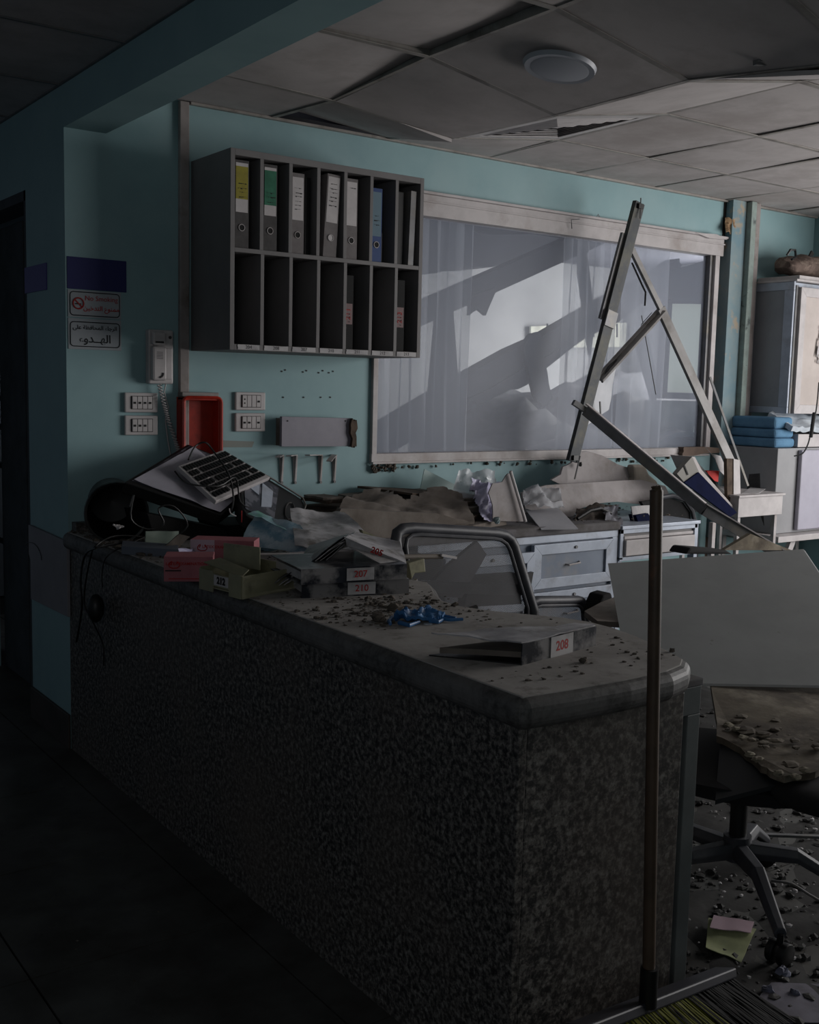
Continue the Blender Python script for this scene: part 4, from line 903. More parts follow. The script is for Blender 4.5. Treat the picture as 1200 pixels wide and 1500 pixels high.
wire([P(354, 748, -.56), P(354, 765, -.56)], .002).build('red_cable', redink, label='short reddish cable end hanging below the device', cat='cable')
mo_ = lathe(MB(), at(141, 912, X=-.045), V((0, .05, 1)), [(0, .002), (.008, .016), (.03, .027), (.06, .029), (.085, .022), (.098, .010), (.10, .001)], 18); mo_.build('computer_mouse', black, label='black computer mouse hanging against the granite front', cat='computer mouse')
fit = MB(); fc = P(173, 772, -.52)
for a in range(5):
    q = a*1.3+.3; fit.tube([fc, fc+V((.020*math.cos(q), -.006, .010*math.sin(q*.5)))], .005, 6, r1=.003)
fit.rock(fc, .011, 6, 4, 3); fit.build('white_clip', white, label='small white claw shaped clip in front of the waste bin', cat='clip')

# ================================================================== WORKTOP AND DRAWERS BEHIND
wt = thing('back_worktop', (1.5, -.3, .75), 'long grey dusty worktop under the window', 'worktop')
MB().box(.51, 2.34, -.62, -.002, .795, .835).build('worktop_slab', boneg, wt, bevel=.010, seg=3)
def frame_panel(r, x0, x1, z0, z1, y, name, fw=.045, mf=alub, mp=panelb, skew=0, off=0):
    """mitred aluminium frame with a recessed panel"""
    o = [(x0, z0), (x1, z0+skew), (x1, z1+skew), (x0, z1)]; i = [(x0+fw, z0+fw), (x1-fw, z0+fw+skew), (x1-fw, z1-fw+skew), (x0+fw, z1-fw)]
    fr_ = None
    for k in range(4):
        l = (k+1) % 4; g_ = .0012
        mb = MB().prism([(o[k][0], y, o[k][1]), (o[l][0], y, o[l][1]), (i[l][0], y, i[l][1]), (i[k][0], y, i[k][1])], (0, .022, 0)); ob = mb.build('frame_rail', mf, r, bevel=.0015)
    MB().prism([(i[0][0], y+.010, i[0][1]), (i[1][0], y+.010, i[1][1]), (i[2][0], y+.010, i[2][1]), (i[3][0], y+.010, i[3][1])], (0, .008, 0)).build(name, mp, r)
dc = thing('drawer_cabinet', (2.0, -.3, 0), 'aluminium framed blue grey drawer cabinet under the worktop', 'cabinet')
MB().box(1.20, 2.34, -.585, -.01, 0, .793).build('cabinet_body', panelb, dc)
MB().box(1.20, 2.34, -.602, -.585, .762, .795).build('top_rail', alub, dc, bevel=.002); MB().box(2.305, 2.34, -.602, -.585, 0, .762).build('corner_post', alub, dc, bevel=.002)
for (x0, x1, z0, z1, dy) in ((1.815, 2.30, .562, .757, -.012), (1.32, 1.805, .535, .735, -.03), (1.815, 2.30, .335, .545, -.012), (1.32, 1.805, .31, .52, -.012), (1.815, 2.30, .08, .325, -.012), (1.32, 1.805, .06, .30, -.012)):
    frame_panel(dc, x0, x1, z0, z1, -.602+dy, 'drawer_front', skew=-.004 if dy < -.02 else 0)
    zc = (z0+z1)/2; xc = (x0+x1)/2; y = -.59+dy
    MB().tube([(xc-.042, y, zc), (xc-.038, y-.018, zc-.002), (xc+.03, y-.018, zc+.004), (xc+.038, y, zc+.008)], .004, 6).build('handle', alu, dc)
    MB().cyl((xc+.005, y-.01, z1-.022), (xc+.005, y-.018, z1-.022), .007, 10).build('drawer_lock', alud, dc)
d2 = thing('drawer_unit', (2.6, -.3, .6), 'white slim drawer unit at the right end of the worktop', 'drawer')
MB().box(2.345, 2.88, -.60, -.01, .655, .80).build('unit_body', shelfm, d2); MB().box(2.345, 2.89, -.622, -.005, .795, .812).build('unit_top', alub, d2, bevel=.003)
for (a, b, c, d) in ((2.345, 2.365, .655, .795), (2.86, 2.885, .60, .795), (2.345, 2.88, .775, .795), (2.345, 2.88, .648, .665)): MB().box(a, b, -.612, -.60, c, d).build('frame_rail', alub, d2, bevel=.001)
MB().box(2.372, 2.85, -.625, -.60, .672, .745).build('drawer_front', white, d2, bevel=.003); MB().box(2.372, 2.85, -.612, -.602, .748, .762).build('drawer_grip', alu, d2, bevel=.002)
for x in (2.36, 2.87): MB().box(x-.012, x+.012, -.6, -.575, 0, .655).build('leg', alub, d2)
for x in (2.36, 2.87): MB().box(x-.012, x+.012, -.06, -.035, 0, .655).build('leg', alub, d2)

WT = .835
# brown torn boards piled on the worktop
def tornboard(c, y0, y1, t, seed, label, m=card, amp=.008, name='torn_board'):
    """c pixels of the front outline on plane y0, extruded back to y1 in layers"""
    r = thing(name, P(*c[0], y0), label, 'board')
    base = [P(x, y, y0) for x, y in c]
    MB().prism(jag(base, amp, 4, seed), (0, y1-y0, t)).build('board_sheet', m, r); return r
r = thing('torn_board_stack', (1.3, -.3, WT), 'pile of brown torn ceiling boards on the worktop under the window', 'debris')
def board(poly, z, t, seed, m=card, amp=.01, tilt=(0, 0), parent=r, name='board_layer'):
    c = sum((V((*p, 0)) for p in poly), V((0, 0, 0)))/len(poly)
    pts = [V((x, y, z+(x-c.x)*tilt[0]+(y-c.y)*tilt[1])) for x, y in poly]
    return MB().prism(jag(pts, amp, 6, seed), (0, 0, t)).build(name, m, parent)
board([(.86, -.06), (1.72, -.06), (1.75, -.50), (1.5, -.58), (1.05, -.52), (.80, -.40)], WT+.002, .022, 1)
board([(.88, -.04), (1.70, -.05), (1.73, -.44), (1.4, -.52), (1.0, -.48)], WT+.028, .02, 2, cardt, .018)
board([(.95, -.03), (1.72, -.04), (1.76, -.42), (1.3, -.47), (1.0, -.40)], WT+.052, .02, 3, card, .016, (.03, .02))
board([(.98, -.03), (1.70, -.04), (1.74, -.36), (1.35, -.40), (1.05, -.33)], WT+.075, .012, 4, cardt, .022, (.05, .04))
board([(1.18, -.03), (1.72, -.03), (1.78, -.36), (1.5, -.36), (1.25, -.28)], WT+.092, .018, 5, card, .02, (.02, .06))
board([(1.28, -.03), (1.60, -.03), (1.70, -.26), (1.4, -.28)], WT+.118, .01, 6, cardt, .02, (-.08, .02))
MB().prism(jag([P(x, y, -.60) for x, y in ((488, 758), (500, 745), (640, 752), (690, 765), (650, 772), (590, 790), (500, 790))], .004, 4, 3), (0, .03, .0)).build('board_front', card, r)
MB().sheet(P(488, 762, -.57), P(694, 770, -.57), P(672, 716, -.24), P(512, 724, -.20), 26, 14, .022, 9, 6, .012, shape=lambda u, v: v < .62+.38*abs(math.sin(u*5.2+.6))).build('crumpled_board', card, r)
board([(.98, -.05), (1.10, -.05), (1.12, -.22), (1.0, -.22)], WT+.098, .012, 12, cardt, .01); board([(.99, -.06), (1.09, -.06), (1.10, -.2), (1.0, -.2)], WT+.112, .01, 13, card, .012)
crumbs('worktop_crumbs', 420, lambda rn: (rn.uniform(.9, 2.85), -.04-rn.random()*.55, WT-(.02 if False else 0)), .002, .012, rockm, label='crumbs and dust scattered over the back worktop', cat='rubble', sd=6)

MB().slab([P(x, y, -.12) for x, y in ((622, 687), (671, 712), (660, 722), (616, 716))], .004).build('plastic_folder', folder, label='clear greenish plastic folder standing on the torn boards', cat='folder')
MB().sheet(P(690, 764, -.52), P(745, 768, -.5), P(742, 706, -.35), P(690, 700, -.30), 22, 22, .05, 16, 9, .002, shape=lambda u, v: abs(u-.5) < .24+.26*v).build('lilac_bag', purple, label='crumpled lilac plastic bag on the worktop left of the white panel', cat='bag')
MB().sheet(P(655, 745, -.35), P(735, 740, -.4), P(725, 690, -.22), P(672, 690, -.2), 18, 14, .03, 14, 5, .002).build('clear_bag', clear, label='clear crumpled film behind the lilac bag', cat='plastic film')
wp = thing('broken_white_panel', P(748, 765, -.55), 'broken white panel standing on edge with a white corner strip', 'panel')
MB().prism(jag([P(x, y, -.52) for x, y in ((722, 763), (767, 764), (750, 691), (744, 694), (736, 706), (722, 708), (716, 722), (722, 740))], .003, 2, 3), (0, .006, 0)).build('panel_sheet', tilew, wp)
MB().tube([P(748, 690, -.535), P(770, 764, -.54)], .007, 8).build('corner_strip', white, wp)
MB().rock(P(728, 762, -.56), .018, 7, 4, 2).build('teal_scrap', teald, label='small teal scrap at the foot of the broken white panel', cat='debris')
MB().sheet(P(768, 745, -.45), P(828, 742, -.45), P(815, 716, -.35), P(766, 715, -.3), 20, 14, .035, 15, 7, .002).build('clear_bag', clear, label='clear crumpled bag right of the broken white panel', cat='plastic film')
MB().slab([V((p.x, p.y, p.z)) for p in (at(768, 744, Z=WT+.045), at(815, 740, Z=WT+.05), at(847, 774, Z=WT-.005), at(793, 775, Z=WT-.005))], .004).build('white_sheet_plate', mat('plate_white', (.68, .68, .70), (.64, .64, .66), 6, .5), label='flat white plate sloping over the worktop front edge', cat='plate')
# broken ceiling tiles under the leaning bars
def shard(c, y, label, t=.014, amp=.002, n=2, seed=1, m=tilew, lean=0, name='broken_ceiling_tile', cat='ceiling tile'):
    ys = max(q[1] for q in c); pts = [P(x, yy, y+lean*(ys-yy)/100.) for x, yy in c]
    return MB().prism(jag(pts, amp, n, seed), (0, t, 0)).build(name, m, label=label, cat=cat)
shard([(808, 703), (822, 695), (825, 684), (838, 678), (846, 662), (862, 661), (882, 667), (905, 680), (922, 685), (927, 694), (920, 700), (926, 708), (900, 715), (845, 715), (828, 712)], -.20, 'broken pale ceiling tile with bitten edges right below the window', lean=.1, seed=3)
shard([(765, 722), (800, 711), (880, 706), (940, 703), (975, 712), (990, 745), (960, 742), (930, 738), (905, 735), (870, 738), (850, 745), (835, 762), (812, 757), (770, 745)], -.38, 'long broken white ceiling tile lying across the worktop', lean=.15, seed=5)
MB().prism([P(x, y, -.22) for x, y in ((928, 681), (946, 681), (952, 695), (964, 705), (966, 716), (925, 716), (930, 700))], (0, .05, 0)).build('plaster_vase', mat('pale_stone', (.60, .57, .53), (.5, .47, .44), 6, .8), label='rounded pale plaster lump behind the long steel bar', cat='debris', bevel=.012)
MB().sheet(P(842, 762, -.5), P(905, 770, -.55), P(900, 742, -.42), P(845, 744, -.4), 22, 12, .035, 16, 4, .004).build('dirty_cloth', fabd, label='dirty dark cloth crumpled on the worktop corner', cat='cloth')
MB().sheet(P(885, 768, -.57), P(912, 770, -.57), P(905, 742, -.5), P(884, 745, -.48), 12, 12, .03, 22, 8, .003).build('grey_rag', mat('rag_grey', (.5, .5, .53), (.36, .36, .38), 20, .9), label='grey crumpled rag hanging over the worktop end', cat='cloth')
tbp = [P(846, 760, -.5), P(865, 748, -.5), P(880, 745, -.5), P(895, 752, -.5)]
MB().tube(tbp, .009, 8).build('black_hose', black, label='short curved black hose on the dirty cloth', cat='hose')
shard([(925, 742), (955, 740), (960, 765), (930, 768)], -.5, 'small white card behind the broom stick', t=.005, name='white_card', cat='card', m=paper)
MB().prism([P(x, y, -.52) for x, y in ((932, 755), (950, 752), (958, 768), (936, 768))], (0, .05, 0)).build('navy_scrap', navyb, label='small navy scrap lying behind the broom stick', cat='debris')
# chair back, far
fc = thing('far_chair', P(990, 780, -.45), 'dark curved office chair back behind the long fallen steel bar', 'chair')
pts = [P(x, y, -.42) for x, y in ((962, 730), (985, 726), (1003, 732), (1014, 748), (1019, 770), (1020, 800))]
MB().tube(pts, .012, 8).build('back_frame', chairm, fc); MB().prism([P(x, y, -.41) for x, y in ((940, 735), (985, 730), (1001, 736), (1011, 750), (1015, 775), (960, 772))], (0, .02, 0)).build('back_pad', seatm, fc)
pp = P(1020, 800, -.42); MB().cyl(pp, V((pp.x, pp.y, .02)), .012, 8).build('back_post', chairm, fc)
# box file
bf = thing('box_file', P(1040, 740, -.45), 'open navy box file with a grey spine leaning on the fallen bar', 'box file')
f0 = [P(x, y, -.50) for x, y in ((1003, 707), (1024, 692), (1080, 751), (1070, 757))]
MB().prism(f0, (0, .012, 0)).build('front_cover', navyb, bf)
MB().prism([P(x, y, -.49) for x, y in ((992, 694), (1014, 669), (1024, 691), (1003, 707))], (0, .03, 0)).build('spine_end', mat('file_grey', (.50, .49, .47)), bf)
MB().prism([P(x, y, -.47) for x, y in ((1014, 669), (1018, 669), (1028, 688), (1080, 748), (1079, 752), (1024, 692))], (0, .14, 0)).build('edge_strip', alu, bf)
MB().prism([P(x, y, -.36) for x, y in ((1018, 672), (1030, 686), (1082, 742), (1080, 750), (1026, 692))], (0, .02, 0)).build('back_cover', black, bf)
MB().box(1005, 1007, 0, 1, 0, 1) if False else MB().slab([P(x, y, -.495) for x, y in ((1002, 682), (1003.5, 681), (1009, 695), (1007.5, 696))], .002).build('finger_slot', ink, bf)
MB().prism([P(x, y, -.25) for x, y in ((1036, 690), (1054, 690), (1052, 706), (1040, 702))], (0, .05, 0)).build('red_carton', mat('carton_red', (.70, .16, .14)), label='small red carton behind the navy box file', cat='box')
shard([(1032, 653), (1042, 664), (1056, 668), (1066, 690), (1067, 702), (1055, 690), (1048, 672)], -.28, 'sharp white plastic shard beside the upright post', t=.004, amp=0, n=1, m=white, name='plastic_shard', cat='debris')
ps = thing('upright_post', P(1074, 760, -.42), 'white upright post with torn brown side at the small table', 'post')
MB().prism([P(x, y, -.45) for x, y in ((1075, 672), (1084, 674), (1086, 755), (1075, 752))], (0, .03, 0)).build('post_front', white, ps, bevel=.001)
MB().prism(jag([P(x, y, -.445) for x, y in ((1065, 672), (1075, 672), (1075, 745), (1066, 735))], .001, 6, 2), (0, .02, 0)).build('torn_side', cardt, ps)
# small white table
st = thing('small_table', (3.5, -.4, 0), 'small white side table with thin legs under the wall cupboard', 'table')
tz = .905
MB().box(3.33, 3.70, -.50, -.10, tz-.115, tz-.012).build('apron', white, st, bevel=.001); MB().box(3.32, 3.71, -.51, -.09, tz-.012, tz).build('table_top', white, st, bevel=.002)
for x in (3.35, 3.66):
    for y in (-.485, -.13): MB().box(x, x+.02, y, y+.02, 0, tz-.115).build('leg', alu, st)
pp = P(1040, 765, -.45); MB().box(pp.x, pp.x+.025, -.47, -.445, 0, pp.z).build('leg', alu, st)
MB().slab([at(1086, 724, Z=tz+.001), at(1112, 723, Z=tz+.001), at(1126, 714, Z=tz+.001), at(1100, 714, Z=tz+.001)], .002).build('paper_sheet', paper, label='white paper on the small side table', cat='paper')
# curved boards between
# fridge / lower cupboard
lc_ = thing('lower_cupboard', (4.2, -.2, .65), 'grey low cupboard with a white door and a star shaped hole', 'cupboard')
LX0 = 3.80; LX1 = 4.53; LY = -.38
q0 = P(1087, 655, -.02); 
MB().box(3.80, 4.53, LY, -.002, .66, 1.135).build('cupboard_body', mat('cupboard_side', (.56, .56, .57), (.52, .52, .53), 4, .5), lc_, bevel=.004)
MB().box(3.98, 4.53, LY-.03, LY-.002, .675, 1.125).build('cupboard_door', mat('door_offwhite', (.66, .65, .70), (.62, .61, .66), 4, .5), lc_, bevel=.008)
MB().prism([V((LX0-.002, y, z)) for y, z in ((-.20, .98), (-.27, .99), (-.28, .90), (-.345, .87), (-.30, .84), (-.32, .70), (-.24, .86), (-.19, .87))], (.004, 0, 0)).build('star_hole', dgrey, lc_)
sh = thing('cupboard_stand', (4.1, -.25, 0), 'white slanted legged stand under the low cupboard', 'stand')
MB().box(3.74, 4.53, -.46, -.01, .625, .658).build('stand_top', white, sh, bevel=.002)
for x in (3.80, 4.3): MB().bar((x+.12, -.42, .625), (x-.05, -.42, .3), [(-.02, -.012), (.02, -.012), (.02, .012), (-.02, .012)], UX).build('slanted_leg', white, sh)
for x in (3.78, 4.48): MB().box(x, x+.03, -.06, -.03, 0, .625).build('rear_leg', white, sh)
# folded cloths on top
CZ = 1.137
for k, (z0, z1, m, x1, lb) in enumerate(((0, .052, clothb, 4.10, 'bottom folded blue cloth on the low cupboard'), (.053, .102, clothb, 4.12, 'middle folded blue cloth on the low cupboard'), (.103, .168, clothb, 4.14, 'top folded blue cloth on the low cupboard'))):
    r_ = thing('folded_cloth', (3.95, -.2, CZ+z0), lb, 'cloth', None)
    MB().box(3.80+.008*k, 3.98, -.36+.01*k, -.04, CZ+z0, CZ+z1).build('cloth_fold', m, r_, bevel=.018, seg=3)
MB().sheet((3.90, -.38, CZ+.085), (4.45, -.39, CZ+.085), (4.45, -.2, CZ+.155), (3.93, -.2, CZ+.165), 20, 12, .02, 14, 3, .03).build('white_wrap', clothw, label='crumpled white plastic wrapped bundle lying on the blue cloths', cat='bundle')
MB().box(3.99, 4.50, -.37, -.06, CZ+.002, CZ+.075).build('white_carton', white, label='long white carton under the white bundle', cat='box', bevel=.003)

# wall cupboard
wc = thing('wall_cupboard', (4.2, -.15, 1.32), 'white wall cupboard with a dark glass side right of the column', 'cupboard')
WX0, WX1, WY, WZ0, WZ1 = 3.96, 4.54, -.305, 1.325, 2.055
MB().box(WX0+.012, WX1, WY+.01, -.002, WZ0+.01, WZ1-.005).build('cupboard_body', alub, wc)
# side panel frame
for (a, b, c, d) in ((WY, -.002, WZ1-.045, WZ1), (WY, -.002, WZ0, WZ0+.035), (WY, WY+.06, WZ0+.035, WZ1-.045), (-.05, -.002, WZ0+.035, WZ1-.045)): MB().box(WX0, WX0+.014, a, b, c, d).build('side_rail', alub, wc, bevel=.002)
MB().box(WX0+.006, WX0+.013, WY+.06, -.05, WZ0+.035, WZ1-.045).build('side_glass', panelg, wc)
frame_panel(wc, WX0+.035, WX1, WZ0+.0, WZ1-.03, WY-.024, 'door_panel', .05, white, mat('door_cream', (.72, .68, .66), (.67, .63, .61), 4, .5))
MB().box(WX0+.014, WX0+.034, WY-.006, WY+.012, WZ0, WZ1-.02).build('hinge_post', alud, wc, bevel=.002); MB().box(WX0-.005, WX1, WY-.02, -.002, WZ1, WZ1+.012).build('top_rail', white, wc, bevel=.002)
MB().sheet((4.16, WY-.027, 1.62), (4.24, WY-.027, 1.60), (4.25, WY-.027, 1.86), (4.19, WY-.027, 1.82), 10, 14, .003, 20, 4, .002, shape=lambda u, v: noise.noise(V((u*4, v*5, 1))) > -.15).build('peeling_paint', paper, wc)
MB().box(4.01, 4.54, -.30, -.02, WZ1+.013, WZ1+.038).build('white_shelf_board', white, label='white board lying on top of the wall cupboard', cat='board', bevel=.003)
bg_ = thing('dusty_bag', (4.25, -.16, WZ1+.04), 'dusty brown bag on top of the wall cupboard', 'bag')
mb = MB(); n = 22; K = 16; vs = []; fs = []
for i in range(n+1):
    u = i/n; x = 4.03+.5*u; rr = math.sin(math.pi*min(1, max(.0, u*.94+.03)))**.35
    for j in range(K):
        q = 2*math.pi*j/K; p = V((x, -.17+.115*rr*math.cos(q), WZ1+.105+.062*rr*math.sin(q))); h = noise.noise(p*16)*.022+noise.noise(p*40)*.006; vs.append(p+V((0, math.cos(q), math.sin(q)))*h)
for i in range(n):
    for j in range(K): fs.append((i*K+j, i*K+(j+1) % K, (i+1)*K+(j+1) % K, (i+1)*K+j))
fs += [tuple(range(K))[::-1], tuple(n*K+j for j in range(K))]
mb.add(vs, fs, True).build('bag_body', bagm, bg_)
MB().tube([P(1153, 374, -.26), P(1158, 366, -.27), P(1165, 366, -.27), P(1166, 376, -.28), P(1160, 380, -.28)], .007, 7).build('bag_handle', black, bg_)
MB().slab([P(1186, 375, -.28), P(1190, 367, -.28), P(1193, 371, -.28), P(1191, 376, -.28)], .01).build('bag_tab', blackd, bg_)
MB().box(3.94, 3.985, -.05, -.002, 1.29, 1.325).build('bracket_block', alud, wc)
wire([P(1200, 560, -.5), P(1196, 600, -.5), P(1190, 625, -.52), P(1184, 650, -.55), P(1176, 664, -.56), P(1164, 668, -.56)], .004).build('hanging_cable', black, label='black cable hanging down in front of the wall cupboard', cat='cable')
MB().tube([P(1193, 605, -.52), P(1188, 640, -.55)], .010, 8).build('cable_plug', black, label='thick black plug section on the hanging cable', cat='plug')
# wall conduits next to cupboard
MB().tube([(3.955, -.02, 2.0), (3.953, -.02, 1.7), (3.945, -.02, 1.4), (3.94, -.03, 1.15)], .008, 8).build('conduit_pipe', trim, label='thin vertical pipe between the column and the wall cupboard', cat='pipe')

# ================================================================== FALLEN BARS
CH = [(-.017, -.012), (.017, -.012), (.017, .012), (.013, .012), (.013, -.008), (-.013, -.008), (-.013, .012), (-.017, .012)]
def bar(px0, px1, y0, y1, label, prof=None, m=alud, w_=None, name='fallen_bar', side=UX, extra=None):
    a, b = P(*px0, y0), P(*px1, y1)
    if w_: prof = [(-w_, -.012), (w_, -.012), (w_, .012), (-w_, .012)]
    r = thing(name, b if b.z < a.z else a, label, 'metal bar')
    MB().bar(a, b, prof or CH, side).build('bar_body', m, r, bevel=.001)
    return r, a, b
bardark = mat('dirty_dark_steel', (.27, .28, .29), (.23, .24, .25), 12, .6, .2, c3=(.36, .35, .30), s3=7, lo3=.48, hi3=.7)
r, a, b = bar((936, 297), (838, 676), -.26, -.20, 'long dark steel bar leaning upright across the window', w_=.032, m=bardark)
d = (b-a).normalized(); s_ = d.cross(UY).normalized()
MB().bar(a.lerp(b, .42)+V((0, -.016, 0)), a.lerp(b, .48)+V((0, -.016, 0)), [(-.035, -.004), (.035, -.004), (.035, .004), (-.035, .004)], UX).build('joint_sleeve', alud, r)
MB().bar(a.lerp(b, .12)+V((-.040, .012, 0)), a.lerp(b, .45)+V((-.042, .012, 0)), [(-.012, -.008), (.012, -.008), (.012, .008), (-.012, .008)], UX).build('side_flange', alud, r)
for t in (.015, .985):
    p = a.lerp(b, t); MB().box(-.016, .016, -.024, -.008, -.012, .012, Matrix.Translation(p)).build('end_clip', black, r)
MB().tube([P(939, 290, -.27), P(938, 320, -.285)], .003, 6).build('end_rod', alud, r); MB().tube([P(850, 668, -.22), P(842, 702, -.22)], .004, 6).build('end_rod', alud, r)
MB().rock(P(850, 680, -.2), .013, 7, 4, 2).build('bar_foot', black, r)
alumid = mat('dusty_aluminium', (.55, .54, .535), (.49, .48, .475), 9, .5, .1, c3=(.40, .38, .36), s3=7, lo3=.5, hi3=.7)
ALP = [(-.014, -.010), (-.006, -.010), (-.006, -.004), (.004, -.004), (.004, -.010), (.014, -.010), (.014, .008), (-.014, .008)]
r, a, b = bar((924, 362), (968, 452), -.18, -.20, 'short bent aluminium strip at the top of the A shaped wreck', prof=[(p*1.1, q) for p, q in ALP], m=alumid)
MB().tube([P(926, 385, -.19), P(942, 420, -.19), P(946, 428, -.20), P(945, 448, -.20)], .005, 5).build('rubber_seal', black, r)
r, a, b = bar((968, 452), (1078, 693), -.20, -.36, 'long aluminium channel sloping down to the upright post', prof=[(p*2.1, q) for p, q in ALP], m=alumid)
r, a, b = bar((970, 455), (878, 556), -.20, -.16, 'aluminium rail sloping left from the top of the A shaped wreck', prof=[(p*1.7, q) for p, q in ALP], m=alumid, side=V((.7, 0, .7)))
MB().tube([P(955, 458, -.17), P(940, 475, -.16), P(938, 490, -.15)], .002, 5).build('rubber_seal', black, r); MB().tube([P(912, 520, -.17), P(892, 538, -.17), P(882, 560, -.17)], .006, 6).build('rubber_seal', black, r)
r, a, b = bar((858, 601), (1032, 747), -.27, -.80, 'long grey steel bar sloping from the window down to the fallen board', w_=.025, m=alud, side=UZ)
e_ = P(1152, 818, -1.02); MB().bar(b, e_, [(-.025, -.012), (.025, -.012), (.025, .012), (-.025, .012)], UZ).build('bar_lower_body', alud, r, bevel=.001)
for p_, q_ in ((a, b), (b, e_)): MB().bar(p_+V((0, -.006, .030)), q_+V((0, -.006, .030)), [(-.003, -.016), (.003, -.016), (.003, .016), (-.003, .016)], UZ).build('bar_top_flange', alu, r)
r, a, b = bar((840, 589), (858, 601), -.25, -.27, 'short stub end of the sloping bar left of the upright steel bar', w_=.013, m=alud, side=UZ)
r, a, b = bar((1040, 552), (1096, 712), -.10, -.28, 'thin grey strip sloping behind the aluminium channel', prof=[(-.009, -.003), (.009, -.003), (.009, .003), (-.009, .003)], m=alud)
bar((940, 462), (961, 578), -.03, -.06, 'thin wire like strip hanging inside the A shaped wreck', prof=[(-.002, -.002), (.002, -.002), (.002, .002), (-.002, .002)], m=black)
r, a, b = bar((879, 588), (880, 608), -.05, -.05, 'short black strip hanging low on the window', prof=[(-.004, -.003), (.004, -.003), (.004, .003), (-.004, .003)], m=black)
# torn film hanging on the glass
MB().sheet(P(862, 622, -.02), P(892, 600, -.02), P(905, 520, -.02), P(880, 545, -.02), 10, 12, .006, 12, 4, .001).build('hanging_film', clear, label='torn pale film hanging on the glass beside the steel bar', cat='plastic film')

# ================================================================== FALLEN BOARD, CHAIRS, FLOOR DEBRIS
def onplane(px, py, o, n):
    d = _r*((px-600)/F_PX) - _u*((py-750)/F_PX) + _f
    return CAM + d*((o-CAM).dot(n)/d.dot(n))
TL, TR, BL = P(893, 828, -1.22), P(1180, 807, -1.62), P(925, 1003, -1.80)
fn = (TR-TL).cross(BL-TL).normalized(); BR = onplane(1316, 1010, TL, fn)
MB().prism([TL, TR, BR, BL], (.0, .010, .006)).build('fallen_white_board', boardm, label='large pale grey board fallen over the chairs at right', cat='board', bevel=.001)
MB().prism([P(x, y, -1.02) for x, y in ((1060, 806), (1100, 782), (1160, 806))], (0, .02, 0)).build('broken_slab_piece', slabm, label='dark plaster piece behind the top edge of the fallen board', cat='debris')
MB().prism([P(x, y, -1.1) for x, y in ((1005, 812), (1012, 802), (1065, 806), (1075, 812))], (0, .1, 0)).build('black_pad', seatm, label='black padded edge showing above the fallen board', cat='pad', bevel=.01)
MB().prism([P(x, y, -1.05) for x, y in ((884, 872), (896, 868), (905, 905), (870, 903), (876, 890))], (0, .08, 0)).build('black_pad', seatm, label='black padded lump left of the fallen board', cat='pad', bevel=.008)
MB().tube([P(882, 888, -1.1), P(868, 905, -1.12)], .006, 8).build('metal_rod', alu, label='short pale rod end beside the black lump', cat='rod')
MB().prism([at(x, y, Z=.62) for x, y in ((856, 903), (880, 890), (905, 880), (920, 920), (875, 918))], (0, 0, .02)).build('card_board', card, label='brown board lying behind the counter end', cat='board')

